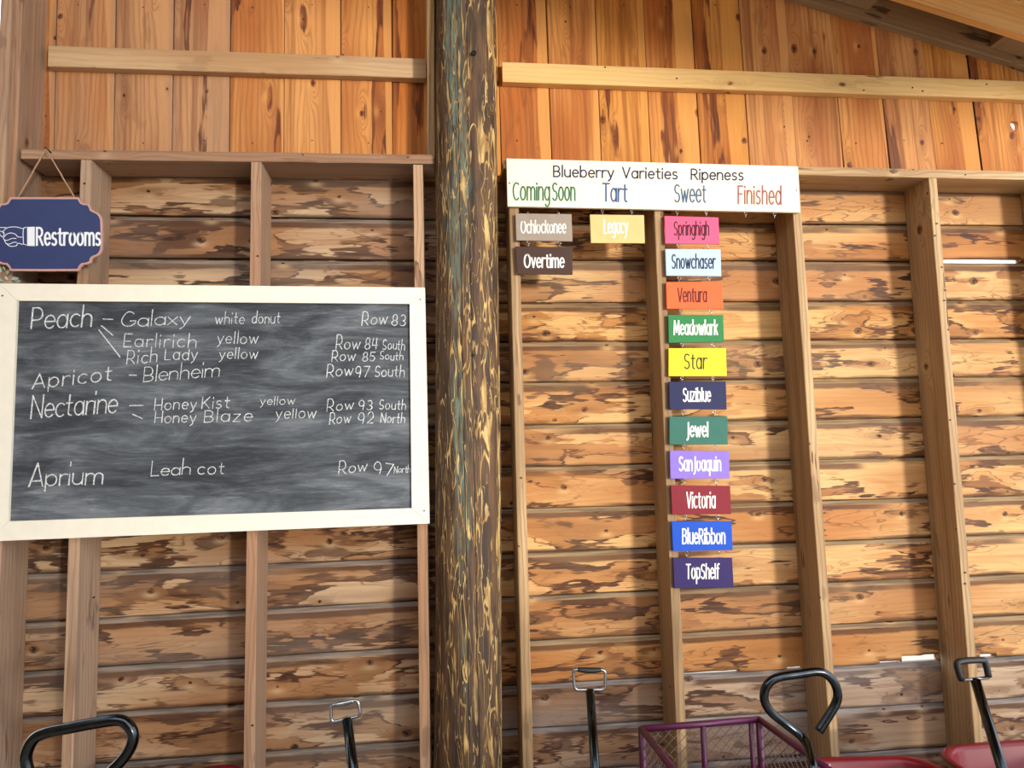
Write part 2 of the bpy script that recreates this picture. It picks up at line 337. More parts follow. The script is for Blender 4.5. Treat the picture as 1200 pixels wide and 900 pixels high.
# ------------------------------------------------------------------ setting: ground, roof, added unseen sun and sky blockers
def box(name, lo, hi, mat, parent=None):
    (a, b, c_), (d, e, f_) = lo, hi
    vs = [(a, b, c_), (d, b, c_), (d, e, c_), (a, e, c_), (a, b, f_), (d, b, f_), (d, e, f_), (a, e, f_)]
    return mesh(name, vs, [(0, 3, 2, 1), (4, 5, 6, 7), (0, 1, 5, 4), (1, 2, 6, 5), (2, 3, 7, 6), (3, 0, 4, 7)], mat, parent)
tag(box('ground', (-40, -40, -0.2), (40, 40, 0.0), M_gravel), kind='structure')
def roofz(x): return 3.517 - 0.265*(x-1.655)
ceil = struct('ceiling')
vs = []
for yy in (-2.9, 0.35):
    for xx in (-3.2, 3.9):
        for dz in (0.30, 0.345): vs.append((xx, yy, roofz(xx)+dz))
mesh('roof_deck', vs, [(0, 2, 6, 4), (1, 5, 7, 3), (0, 1, 3, 2), (4, 6, 7, 5), (0, 4, 5, 1), (2, 3, 7, 6)], M_roof, ceil)
# rafter against the wall (front face y -0.04) and a paler one in front of it, blocks between them
sl_ = Vector((1, 0, -0.265)).normalized(); upn = Vector((0.265, 0, 1)).normalized()
a0 = at(945, 0, -0.042); a1 = at(1200, 77, -0.042)
da = (a1-a0).normalized(); ua = Vector((-da.z, 0, da.x))
w_ = 0.235
plank('rafter', a0-da*4.2+ua*w_/2+Vector((0, .021, 0)), a1+da*1.2+ua*w_/2+Vector((0, .021, 0)), ua, w_, 0.04, M_raft, ceil)
b0 = at(1096, 0, -0.235); b1 = at(1200, 35, -0.235); db = (b1-b0).normalized(); ub = Vector((-db.z, 0, db.x))
plank('rafter', b0-da*3.6+ua*0.095+Vector((0, .019, 0)), b1+db*1.2+ub*0.095+Vector((0, .019, 0)), ub, 0.19, 0.038, M_raftB, ceil)
for yy in (-1.5, -2.8):
    plank('rafter', (-3.1, yy, roofz(-3.1)+0.24), (3.8, yy, roofz(3.8)+0.24), upn, 0.10, 0.04, M_raft, ceil)
for (u0, u1, vv) in ((984, 1024, 8), (1166, 1212, 60)):
    p0, p1 = at(u0, vv, -0.06), at(u1, vv, -0.06)
    zc = a0.z + (p0.x+p1.x-2*a0.x)/2*(da.z/da.x)+0.1
    plank('rafter_block', ((p0.x+p1.x)/2, -0.19, zc), ((p0.x+p1.x)/2, -0.045, zc), ua, 0.12, p1.x-p0.x, M_raft, ceil)
tag(box('low_sun_blocker', (-3.0, -12.2, 0.0), (20.0, -12.0, 1.5), M_blocker), kind='structure')  # added out of view, shades the foot of the wall from low sun
tag(box('far_sun_blocker', (2.0, -25.6, 0.0), (15.1, -25.0, 8.0), M_blocker), kind='structure')  # invented distant block, dims the sun over the left bays
tag(box('left_sky_blocker', (-3.3, -6.1, 0.0), (-3.2, 0.03, 4.6), M_roof), kind='structure')  # unseen panel put in to cut skylight from the left
tag(box('front_sky_blocker', (-3.2, -6.1, 0.0), (1.2, -6.0, 4.6), M_roof), kind='structure')  # added panel behind the camera, keeps ambient light down

# ------------------------------------------------------------------ back wall
wall = struct('wall_back')
L0 = [2.497, 2.325, 2.147, 1.978, 1.81, 1.634, 1.463, 1.291, 1.12, 0.95, 0.775, 0.608, 0.435, 0.262]
L0 = [L0[0]+0.176] + L0 + [0.09, 0.0]
N = {0: [(133, 252.5), (293, 253), (320, 255), (485, 257), (940, 262.5), (1060, 263), (1105, 264), (1200, 264)],
 1: [(133, 302), (290, 303), (320, 304.5), (485, 305), (941, 306), (1062, 306), (1200, 307)],
 2: [(610, 355), (755, 355), (944, 352), (1065, 352), (1200, 352.5)],
 3: [(610, 401), (757, 399), (948, 397.5), (1068, 397.5), (1200, 397)],
 4: [(612, 447.5), (757, 446), (952, 444), (1071, 442)],
 5: [(613, 497.5), (760, 496), (955, 489.5), (1074, 489), (1120, 487.5), (1200, 487.5)],
 6: [(614, 547.5), (762, 542.5), (957, 537), (1078, 536), (1200, 532.5)],
 7: [(615, 594), (763, 593), (962, 586), (1083, 585), (1200, 579)],
 8: [(617, 647.5), (766, 642.5), (966, 633), (1087, 630), (1200, 625)],
 9: [(116, 724), (286, 716), (312, 714), (490, 703), (621, 699), (770, 690), (970, 684), (1092, 679), (1200, 670)],
 10: [(113, 782.5), (286, 771), (311, 767.5), (490, 759), (622, 750), (771, 745), (972, 730), (1095, 726), (1200, 721)],
 11: [(110, 835), (286, 826), (310, 822), (491, 811), (623, 801), (773, 794), (977, 781), (1101, 775), (1200, 767)],
 12: [(286, 881), (310, 882.5), (491, 867.5), (624, 854), (775, 843), (981, 830), (1104, 825), (1200, 816)],
 13: [(985, 882.5), (1105, 875)]}
def zline(n, side):
    """height of the joint under course n as (z0, slope) for x"""
    pts = [at(u, v, 0) for (u, v) in N.get(n, []) if (u < 560) == (side == 'L')]
    z = L0[n+1] if 0 <= n+1 < len(L0) else 0
    if len(pts) < 2: return (z, 0.0)
    mx = sum(p.x for p in pts)/len(pts); mz = sum(p.z for p in pts)/len(pts)
    k = sum((p.x-mx)*(p.z-mz) for p in pts)/sum((p.x-mx)**2 for p in pts)
    return (mz-k*mx, k)
leaks = {1: [(1108, 1215, 0.010)], 11: [(1057, 1101, 0.025), (1031, 1056, 0.007), (922, 941, 0.007), (801, 866, 0.007), (1149, 1168, 0.012)]}
for side, xa, xb in (('L', -1.62, 0.08), ('R', 0.085, 3.93)):
    for n in range(0, 16):
        # board above joint n .. joint n-1
        zb, kb = zline(n, side); zt, kt = zline(n-1, side) if n > 0 else (2.672, 0.0)
        if n >= 15: zb, kb = 0.0, 0.0
        ofs = random.uniform(-0.0022, 0.0022); gapb, gapt = 0.0026, 0.0008
        xs = [xa + (xb-xa)*i/26 for i in range(27)]
        lk = [(at(u0, 500, 0).x if n == 1 else at(u0, 780, 0).x, at(u1, 500, 0).x if n == 1 else at(u1, 780, 0).x, h) for (u0, u1, h) in leaks.get(n, [])] if side == 'R' else []
        for (p, q, h) in lk: xs += [p-0.002, p, (p+q)/2, q, q+0.002]
        xs = sorted(x for x in xs if xa <= x <= xb)
        vs, fs, ev = [], [], []
        for x in xs:
            b_ = zb+kb*x+gapb+random.uniform(-0.0007, 0.0007); t_ = zt+kt*x-gapt+random.uniform(-0.0007, 0.0007)
            for (p, q, h) in lk:
                if p-1e-6 <= x <= q+1e-6: b_ += h*random.uniform(0.85, 1.1)
            y0 = -0.002+ofs; 
            # chamfered face, rebated top edge facing the room
            vs += [(x-xa, y0+0.0015, b_), (x-xa, y0, b_+0.003), (x-xa, y0, t_-0.021), (x-xa, y0+0.010, t_-0.004), (x-xa, 0.020, t_), (x-xa, 0.020, b_)]
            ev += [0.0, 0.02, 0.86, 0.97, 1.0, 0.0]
        for i in range(len(xs)-1):
            for j in range(6):
                a_, b2 = i*6+j, i*6+(j+1) % 6; fs.append((a_, a_+6, b2+6, b2))
        fs.append(tuple(range(6))); fs.append(tuple(reversed(range(len(vs)-6, len(vs)))))
        # tongue behind the joint below, open where daylight comes through
        segs = []; cur = xa
        for (p, q, h) in sorted(lk): segs.append((cur, p)); cur = q
        segs.append((cur, xb))
        for (p, q) in segs:
            k0 = len(vs); 
            for x in (p, q):
                z0 = zb+kb*x
                vs += [(x-xa, 0.021, z0-0.012), (x-xa, 0.021, z0+0.02), (x-xa, 0.029, z0+0.02), (x-xa, 0.029, z0-0.012)]
            for (i0, i1, i2, i3) in ((0, 1, 5, 4), (1, 2, 6, 5), (2, 3, 7, 6), (3, 0, 4, 7), (0, 3, 2, 1), (4, 5, 6, 7)):
                fs.append((k0+i0, k0+i1, k0+i2, k0+i3))
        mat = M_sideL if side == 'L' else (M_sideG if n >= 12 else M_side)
        zmid = (zb+zt)/2
        vs = [(v[0], v[1], v[2]-zmid) for v in vs]
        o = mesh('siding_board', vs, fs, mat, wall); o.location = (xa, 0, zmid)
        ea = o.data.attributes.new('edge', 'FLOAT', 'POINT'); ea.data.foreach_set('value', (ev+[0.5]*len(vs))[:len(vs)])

# studs (front-left edge traced at two heights)
def stud(name, top, bot, mat, zt, zb=0.0, wd=0.038, y0=-D, y1=0.0, parent=wall):
    p, q = at(*top, y0), at(*bot, y0); k = (p.x-q.x)/(p.z-q.z)
    X = lambda z: q.x+k*(z-q.z)+wd/2
    ym = (y0+y1)/2
    return plank(name, (X(zb), ym, zb), (X(zt), ym, zt), (1, 0, 0), wd, abs(y1-y0)-0.004, mat, parent, seg=10, wob=0.0006)
ZPL = 2.661
stud('stud', (93.5, 200), (71, 900), M_studL, ZPL)
stud('stud', (294, 190), (285, 900), M_studL, ZPL)
stud('stud', (484, 200), (492, 900), M_studL, ZPL)
stud('stud', (597, 250), (613, 900), M_stud, ZPL-0.012)
stud('stud', (767, 250), (792.5, 845), M_stud, ZPL-0.012)
stud('stud', (929.5, 250), (974, 885), M_stud, ZPL-0.012)
stud('stud', (1092, 250), (1142.5, 870), M_stud, ZPL-0.012)
r5 = at(1255, 400, -D)
plank('stud', (r5.x+0.04, -D/2, 0), (r5.x, -D/2, ZPL-0.012), (1, 0, 0), 0.038, D-0.004, M_stud, wall)
plank('stud', (3.33, -D/2, 0), (3.31, -D/2, ZPL-0.012), (1, 0, 0), 0.038, D-0.004, M_stud, wall)
plank('corner_stud', (3.905, -D/2, 0), (3.905, -D/2, ZPL-0.012), (1, 0, 0), 0.038, D-0.004, M_stud, wall)
# corner studs at the left end, full height
stud('corner_stud', (21-12, 100), (-14, 675), M_studL, 4.3, y0=-D-0.004)
stud('corner_stud', (-4, 100), (-29, 675), M_studL, 4.3, y0=-D-0.022)
# short stud above the plate beside the pole
stud('cripple_stud', (500, 5), (500.5, 175), M_stud, 4.0, ZPL+0.04, y0=-0.135, wd=0.031)
# plates
def hplank(name, pl, pr, hgt, y0, y1, mat, ext0=0, ext1=0, parent=wall):
    p, q = at(*pl, y0), at(*pr, y0); d_ = (q-p).normalized(); p = p-d_*ext0; q = q+d_*ext1
    off = Vector((0, (y1-y0)/2, -hgt/2))
    return plank(name, p+off, q+off, (0, 0, 1), hgt, y1-y0, mat, parent, seg=14, wob=0.0008)
hplank('top_plate', (25, 174.5), (508.5, 181), 0.038, -D-0.001, -0.001, M_studL)
hplank('top_plate', (590, 187), (1200, 200.7), 0.038, -D-0.001, -0.001, M_stud, ext1=1.02)
hplank('girt', (57, 53), (499, 68.5), 0.087, -0.040, -0.002, M_girtL)
hplank('girt', (588.5, 72.4), (1200, 95), 0.089, -0.040, -0.002, M_girt, ext1=0.98)

# upper vertical boards
edges = [(20, 16), (68, 64), (137, 134), (205, 202), (271, 269), (334, 333), (399, 400), (459.5, 460), (521, 522), (581, 587), (639.5, 646), (697, 704), (752.5, 762), (809, 820), (864.5, 877), (918.5, 932), (970.5, 986.5), (1020, 1040), (1072, 1094), (1123, 1147), (1173, 1198), (1223, 1249), (1273, 1300), (1322, 1350), (1371, 1399), (1419, 1448), (1466, 1495)]
for i in range(len(edges)-1):
    (a0_, a1_), (b0_, b1_) = edges[i], edges[i+1]
    A_, B_ = at(a0_, 0, 0.003), at(a1_, 180, 0.003); C_, D_ = at(b0_, 0, 0.003), at(b1_, 180, 0.003)
    def xz(P, Q, z): return Q.x+(P.x-Q.x)*(z-Q.z)/(P.z-Q.z)
    z0, z1 = 2.662, roofz((A_.x+C_.x)/2)+0.22
    g_ = random.uniform(0.0022, 0.0045); yj = random.uniform(-0.003, 0.003)
    xm0 = (xz(A_, B_, z0)+xz(C_, D_, z0))/2; wdt = xz(C_, D_, 2.9)-xz(A_, B_, 2.9)-g_
    xm1 = xm0 + ((xz(A_, B_, z1)+xz(C_, D_, z1))/2-xm0)
    if i and i != 20: plank('joint_batten', (xz(A_, B_, z0), 0.024, z0), (xz(A_, B_, z1), 0.024, z1), (1, 0, 0), 0.03, 0.008, M_roof, wall)
    mat = M_vertL if i < 4 else M_vert
    if i == 19:      # board with the bright knot hole at its right edge
        hc = at(1188, 148, 0.0)
        xmh = xm0+(xm1-xm0)*(hc.z-z0)/(z1-z0); xl, xr = xmh-wdt/2, xmh+wdt/2; y0, y1 = -0.006, 0.016
        n_ = 14; hr = 0.0215
        sq = []
        cz = hc.z; cx_ = min(hc.x, xr-hr-0.004)
        for k in range(n_):
            an = 2*math.pi*k/n_+math.pi/n_; rr_ = hr*(1+0.14*math.sin(3*an)+random.uniform(-.05, .05)); sq.append((cx_+rr_*math.cos(an)*0.85, cz+rr_*math.sin(an)*1.1))
        outer = []
        for k in range(n_):
            an = 2*math.pi*k/n_+math.pi/n_; cxx, szz = math.cos(an), math.sin(an)
            tx = ((xr-cx_) if cxx > 0 else (cx_-xl))/max(abs(cxx), 1e-6); tz = ((z1-cz) if szz > 0 else (cz-z0))/max(abs(szz), 1e-6)
            t = min(tx, tz); outer.append((cx_+cxx*t, cz+szz*t))
        # corners
        vs2 = [(x_, y0, z_) for x_, z_ in sq]+[(x_, y0, z_) for x_, z_ in outer]+[(x_, y1, z_) for x_, z_ in sq]+[(x_, y1, z_) for x_, z_ in outer]
        fs2 = []
        for k in range(n_):
            k2 = (k+1) % n_
            fs2.append((k, k2, n_+k2, n_+k)); fs2.append((2*n_+k, 3*n_+k, 3*n_+k2, 2*n_+k2)); fs2.append((k, 2*n_+k, 2*n_+k2, k2))
            P, Q = outer[k], outer[k2]
            if abs(P[0]-Q[0]) > 1e-5 and abs(P[1]-Q[1]) > 1e-5:
                cxn = xr if (P[0]+Q[0])/2 > cx_ else xl; czn = z1 if (P[1]+Q[1])/2 > cz else z0
                m_ = len(vs2); vs2 += [(cxn, y0, czn), (cxn, y1, czn)]
                fs2.append((n_+k, n_+k2, m_)); fs2.append((3*n_+k2, 3*n_+k, m_+1))
        mw = Matrix(((0, 0, 1), (0, 1, 0), (-1, 0, 0))).transposed().to_4x4()
        mw = Matrix(((0, 0, 1, 0), (0, 1, 0, 0), (1, 0, 0, 0), (0, 0, 0, 1)))
        loc = Vector(((xl+xr)/2, 0, z0)); mw.translation = loc
        kk = (xm1-xm0)/(z1-z0); vs2 = [(v[0]+kk*(v[2]-hc.z), v[1], v[2]) for v in vs2]
        inv = mw.inverted(); vs2 = [inv @ Vector(v) for v in vs2]
        mesh('wall_board', vs2, fs2, mat, wall, mw=mw)
        continue
    plank('wall_board', (xm0, 0.006+yj, z0), (xm1, 0.006+yj, z1), (1, 0, 0), wdt, 0.02, mat, wall)

# nails in the framing
def disc(name, c_, r, mat, parent, dy=0.0015, n=10):
    vs = [(c_[0]+r*math.cos(2*math.pi*k/n), c_[1]-dy, c_[2]+r*math.sin(2*math.pi*k/n)) for k in range(n)]+[(c_[0]+r*math.cos(2*math.pi*k/n), c_[1]+0.003, c_[2]+r*math.sin(2*math.pi*k/n)) for k in range(n)]
    fs = [tuple(reversed(range(n)))]+[(k, (k+1) % n, n+(k+1) % n, n+k) for k in range(n)]
    return mesh(name, vs, fs, mat, parent)

for (u, v, Y_) in [(793, 92, -.04), (1012, 106, -.04), (1143, 93, -.04), (1156, 99, -.04), (709, 79, -.04), (1069, 103, -.04), (1081, 107, -.04), (1108, 340, -D), (1107, 352, -D), (1112, 386, -D), (1104, 313, -D), (1096, 276, -D), (1098, 262, -D), (1114, 492, -D), (1119, 567, -D), (1121, 620, -D), (1131, 671, -D), (1131, 684, -D),
                (478, 184.5, -D), (355, 181.5, -D), (1131, 205, -D), (1044, 201, -D), (1070, 199, -D), (785, 805, -D), (608, 640, -D), (611, 560, -D), (302, 300, -D), (99, 215, -D), (110, 700, -D), (296, 850, -D), (961, 700, -D), (949, 520, -D)]:
    c_ = at(u, v, Y_); disc('nail', (c_.x, Y_, c_.z), 0.0032, M_screw, wall, dy=0.0035, n=8)
for (i_, u) in enumerate((96, 168, 236, 300, 366, 428, 610, 668, 727, 784, 838, 895, 950, 1003, 1055, 1108)):
    for v in (6, 165): c_ = at(u+(i_ % 3)*4-4, v+(i_ % 2)*3, -0.004); disc('nail', (c_.x, -0.004, c_.z), 0.0028, M_screw, wall, dy=0.0035, n=8) if v < 100 or u < 640 or u > 940 else None

# ------------------------------------------------------------------ the pole
YP = -0.138
pe = [at(511, 60, YP), at(583.5, 60, YP), at(508, 880, YP), at(587, 880, YP)]
ptop, pbot = (pe[0]+pe[1])/2, (pe[2]+pe[3])/2
pk = (ptop.x-pbot.x)/(ptop.z-pbot.z); px0 = pbot.x-pk*pbot.z
pole = empty('wooden_pole', (px0, YP, 0))
tag(pole, 'weathered round timber pole with ochre veins standing between chalkboard and painted signs', 'pole')
vs, fs = [], []; NS, NR = 72, 90; H = 3.8
for i in range(NR+1):
    z = H*i/NR; cx_ = pk*z+0.003*math.sin(z*1.7); r = 0.1250-0.0030*z/H+0.001*math.sin(z*5)
    for k in range(NS):
        an = 2*math.pi*k/NS
        rr = r+0.0013*math.sin(3*an+z*1.1)+0.0008*math.sin(9*an-z*2.3)+random.uniform(-0.0005, 0.0005)
        ta = math.atan2(math.sin(an), -math.cos(an))    # angle round the side that faces the room
        for (ca, ww, dp) in ((0.10, 0.05, 0.007), (0.42, 0.045, 0.005), (-0.33, 0.04, 0.004)):
            aa = math.atan2(math.cos(an), -math.sin(an)) - ca - 0.05*math.sin(z*1.3)
            rr -= dp*math.exp(-(aa/ww)**2)
        vs.append((cx_+rr*math.cos(an), rr*math.sin(an), z))
for i in range(NR):
    for k in range(NS):
        a_, b2 = i*NS+k, i*NS+(k+1) % NS; fs.append((a_, b2, b2+NS, a_+NS))
fs.append(tuple(range(NR*NS, NR*NS+NS)))
mesh('pole_shaft', vs, fs, M_pole, pole, smooth=True)
kp = at(555, 60, -0.226)
for (u_, v_, rk_) in ((555.5, 62, 0.010), (555, 416, 0.005)):
    c_ = at(u_, v_, YP-0.1245); o = disc('bolt_hole', (c_.x, c_.y, c_.z), rk_, M_black, None, dy=0.002)
    o.parent = pole; o.location = -pole.location

# ------------------------------------------------------------------ single-stroke alphabet (x-height 5, capitals 7, ascenders 7.4)
def A(cx_, cy_, rx, ry, a0_, a1_, n=None):
    n = n or max(4, int(abs(a1_-a0_)/22))
    return [(cx_+rx*math.cos(math.radians(a0_+(a1_-a0_)*i/n)), cy_+ry*math.sin(math.radians(a0_+(a1_-a0_)*i/n))) for i in range(n+1)]
G = {
'a': (4.0, [A(2, 2.5, 1.9, 2.5, 50, 410), [(3.9, 5), (3.9, 0)]]),
'b': (4.1, [[(.1, 7.4), (.1, 0)], A(2.1, 2.5, 1.95, 2.5, 150, -210)]),
'c': (3.6, [A(2.1, 2.5, 2, 2.5, 48, 312)]),
'd': (4.1, [A(2, 2.5, 1.9, 2.5, 50, 410), [(3.95, 7.4), (3.95, 0)]]),
'e': (3.9, [[(.1, 2.6)]+[(3.9, 2.6)]+A(2.05, 2.5, 1.9, 2.5, 8, 318)]),
'f': (2.6, [A(2.3, 6.1, 1.2, 1.3, 60, 180)+[(1.1, 0)], [(0, 4.8), (2.5, 4.8)]]),
'g': (4.0, [A(2, 2.5, 1.9, 2.5, 50, 410), [(3.9, 5), (3.9, -.6)]+A(2.1, -.6, 1.8, 1.7, 0, -145)]),
'h': (3.8, [[(.1, 7.4), (.1, 0)], [(.1, 2.6)]+A(1.95, 3.2, 1.75, 1.8, 170, 0)+[(3.7, 0)]]),
'i': (.5, [[(.25, 4.9), (.25, 0)], [(.25, 6.35), (.25, 6.95)]]),
'j': (1.2, [[(1, 4.9), (1, -1)]+A(-.2, -1, 1.2, 1.2, 0, -90), [(1, 6.4), (1, 7)]]),
'k': (3.4, [[(.1, 7.4), (.1, 0)], [(3.1, 5), (.3, 2.2)], [(1.2, 3.1), (3.4, 0)]]),
'l': (.4, [[(.2, 7.4), (.2, 0)]]),
'm': (6.4, [[(.1, 5), (.1, 0)], [(.1, 2.8)]+A(1.7, 3.4, 1.5, 1.6, 170, 0)+[(3.2, 0)], [(3.2, 2.8)]+A(4.8, 3.4, 1.5, 1.6, 170, 0)+[(6.3, 0)]]),
'n': (3.8, [[(.1, 5), (.1, 0)], [(.1, 2.6)]+A(1.95, 3.2, 1.75, 1.8, 170, 0)+[(3.7, 0)]]),
'o': (4.2, [A(2.1, 2.5, 2, 2.5, 90, 450)]),
'p': (4.1, [[(.1, 5), (.1, -2.3)], A(2.1, 2.5, 1.95, 2.5, 150, -210)]),
'q': (4.1, [A(2, 2.5, 1.9, 2.5, 50, 410), [(3.95, 5), (3.95, -2.3)]]),
'r': (2.5, [[(.1, 5), (.1, 0)], [(.1, 2.6)]+A(1.9, 3.1, 1.75, 1.9, 170, 60)]),
's': (3.2, [A(1.7, 3.75, 1.4, 1.25, 40, 250)+A(1.5, 1.3, 1.5, 1.3, 80, -140)]),
't': (2.6, [[(1.1, 6.6), (1.1, 1.2)]+A(2.2, 1.2, 1.1, 1.2, 180, 285), [(0, 4.8), (2.6, 4.8)]]),
'u': (3.8, [[(.1, 5), (.1, 1.8)]+A(1.9, 1.8, 1.8, 1.8, 180, 350), [(3.7, 5), (3.7, 0)]]),
'v': (3.6, [[(0, 5), (1.8, 0), (3.6, 5)]]),
'w': (5.6, [[(0, 5), (1.5, 0), (2.8, 4.4), (4.1, 0), (5.6, 5)]]),
'x': (3.5, [[(0, 5), (3.5, 0)], [(3.5, 5), (0, 0)]]),
'y': (3.7, [[(0, 5), (1.9, .2)], [(3.7, 5), (1.5, -1.3), (.3, -2.3)]]),
'z': (3.4, [[(.1, 4.9), (3.3, 4.9), (.1, .1), (3.4, .1)]]),
'A': (5, [[(0, 0), (2.5, 7), (5, 0)], [(.9, 2.4), (4.1, 2.4)]]),
'B': (4.3, [[(.1, 7), (.1, 0)], [(.1, 7), (1.8, 7)]+A(1.9, 5.35, 1.9, 1.65, 85, -85)+[(.1, 3.7)], [(1.8, 3.7)]+A(2.1, 1.85, 2.1, 1.85, 85, -90)+[(.1, 0)]]),
'C': (4.8, [A(2.8, 3.5, 2.7, 3.5, 52, 308)]),
'E': (3.6, [[(3.6, 7), (.1, 7), (.1, 0), (3.6, 0)], [(.1, 3.6), (3.1, 3.6)]]),
'F': (3.5, [[(3.5, 7), (.1, 7), (.1, 0)], [(.1, 3.6), (3.0, 3.6)]]),
'G': (5.2, [A(2.8, 3.5, 2.7, 3.5, 52, 335)+[(5.3, 3.2), (3.3, 3.2)]]),
'H': (4.8, [[(.1, 7), (.1, 0)], [(4.7, 7), (4.7, 0)], [(.1, 3.6), (4.7, 3.6)]]),
'J': (2.4, [[(2, 7), (2, .0)]+A(.6, 0, 1.4, 1.6, 0, -90)]),
'K': (4.3, [[(.1, 7), (.1, 0)], [(4.0, 7), (.2, 3.1)], [(1.3, 4.1), (4.3, 0)]]),
'L': (3.6, [[(.1, 7), (.1, 0), (3.6, 0)]]),
'M': (6, [[(.1, 0), (.6, 7), (3, 1.2), (5.4, 7), (5.9, 0)]]),
'N': (4.9, [[(.1, 0), (.1, 7), (4.7, 0), (4.7, 7)]]),
'O': (5.8, [A(2.9, 3.5, 2.8, 3.5, 90, 450)]),
'P': (4.1, [[(.1, 7), (.1, 0)], [(.1, 7), (1.8, 7)]+A(2, 5.1, 2, 1.9, 85, -85)+[(.1, 3.2)]]),
'R': (4.4, [[(.1, 7), (.1, 0)], [(.1, 7), (1.8, 7)]+A(2, 5.2, 2, 1.8, 85, -85)+[(.1, 3.4)], [(1.9, 3.4), (4.4, 0)]]),
'S': (4.2, [A(2.2, 5.2, 1.9, 1.8, 38, 255)+A(2, 1.75, 2, 1.75, 78, -145)]),
'T': (4.6, [[(0, 7), (4.6, 7)], [(2.3, 7), (2.3, 0)]]),
'V': (4.8, [[(0, 7), (2.4, 0), (4.8, 7)]]),
'2': (3.8, [A(1.9, 5.1, 1.7, 1.9, 160, -30)+[(.1, 0), (3.8, 0)]]),
'3': (3.8, [A(1.8, 5.3, 1.6, 1.7, 140, -80)+A(1.8, 1.8, 1.9, 1.8, 85, -145)]),
'4': (4.2, [[(.7, 7), (.1, 3), (4.2, 3)], [(3.2, 7), (3.2, 0)]]),
'5': (3.8, [[(3.6, 7), (.6, 7), (.3, 4.2)]+A(1.8, 2.3, 1.9, 2.2, 125, -140)]),
'7': (3.8, [[(0, 7), (3.8, 7), (1.2, 0)]]),
'8': (3.8, [A(1.9, 5.3, 1.5, 1.7, 60, 270)+A(1.9, 1.8, 1.9, 1.8, 90, -270)+A(1.9, 5.3, 1.5, 1.7, -90, 60)]),
'9': (3.8, [A(1.8, 4.9, 1.7, 2.1, 10, 370)+[(3.4, 3), (3, 0)]]),
'-': (4, [[(0, 2.5), (4, 2.5)]]),
}
def layout(txt, gap=1.15):
    x = 0; out = []
    for ch in txt:
        if ch == ' ': x += 2.6; continue
        w0, st = G[ch]; out.append((x, st)); x += w0+gap
    return out, x-gap
def ribbons(polys, wd, Y, jit=0.0):
    """polys: lists of 3-D points on plane y=Y; flat ribbons of width wd"""
    vs, fs = [], []
    Y0_ = Y
    np_ = []
    for P in polys:
        P = [p for i, p in enumerate(P) if i == 0 or (p-P[i-1]).length > 1e-5]; cur = P[:1]
        for i in range(1, len(P)):
            cur.append(P[i])
            if i < len(P)-1 and (P[i]-P[i-1]).normalized().dot((P[i+1]-P[i]).normalized()) < 0.35: np_.append(cur); cur = [P[i]]
        np_.append(cur)
    for ip_, P in enumerate(np_):
        Y = Y0_-0.00006*(ip_ % 9)
        P = [p for i, p in enumerate(P) if i == 0 or (p-P[i-1]).length > 1e-5]
        if len(P) < 2: continue
        d0 = (P[1]-P[0]).normalized(); d1 = (P[-1]-P[-2]).normalized()
        P = [P[0]-d0*wd*0.42]+P[1:-1]+[P[-1]+d1*wd*0.42]
        k0 = len(vs)
        for i, p in enumerate(P):
            a_ = (P[i]-P[i-1]).normalized() if i > 0 else None; b_ = (P[i+1]-P[i]).normalized() if i < len(P)-1 else None
            a_ = a_ or b_; b_ = b_ or a_
            t = (a_+b_)
            t = t.normalized() if t.length > 0.3 else a_
            m_ = min(1.6, 1/max(0.3, t.dot(a_)))
            nrm = Vector((-t.z, 0, t.x)); h = wd/2*m_*(1+random.uniform(-jit, jit))
            vs += [(p.x+nrm.x*h, Y, p.z+nrm.z*h), (p.x-nrm.x*h, Y, p.z-nrm.z*h)]
        for i in range(len(P)-1):
            fs.append((k0+2*i+1, k0+2*i+3, k0+2*i+2, k0+2*i))
    return vs, fs
def word(txt, x0, x1, yb0, yb1, xh, cap, wpx, Y, mat, parent, name='lettering', jit=0.0, slant=0.0, gap=1.15, wob=0.0):
    """writes txt between pixel columns x0..x1 (baseline yb0..yb1) on the plane y = Y"""
    lay, W = layout(txt, gap); polys = []
    for (ox, st) in lay:
        dy = random.uniform(-wob, wob); dx = random.uniform(-wob, wob)*0.6; sc_ = 1+random.uniform(-wob, wob)*0.05
        for poly in st:
            pts = []
            for (gx, gy) in poly:
                yy = gy/5*xh if gy <= 5 else xh+(gy-5)/2*(cap-xh)
                t = (ox+gx)/W; u = x0+(x1-x0)*t+slant*yy+dx; v = yb0+(yb1-yb0)*t-yy*sc_+dy
                pts.append(at(u, v, Y))
            polys.append(pts)
    sc2 = (at(x0+10, yb0, Y)-at(x0, yb0, Y)).length/10
    vs, fs = ribbons(polys, wpx*sc2, Y, jit)
    o = mesh(name, [Vector(v) for v in vs], fs, mat)
    o.parent = parent; o.matrix_parent_inverse = parent.matrix_world.inverted()
    return o
def stroke_px(name, polys, wpx, Y, mat, parent, jit=0.0):
    P = [[at(u, v, Y) for (u, v) in p] for p in polys]; sc2 = (at(110, 300, Y)-at(100, 300, Y)).length/10
    vs, fs = ribbons(P, wpx*sc2, Y, jit); o = mesh(name, [Vector(v) for v in vs], fs, mat)
    o.parent = parent; o.matrix_parent_inverse = parent.matrix_world.inverted(); return o
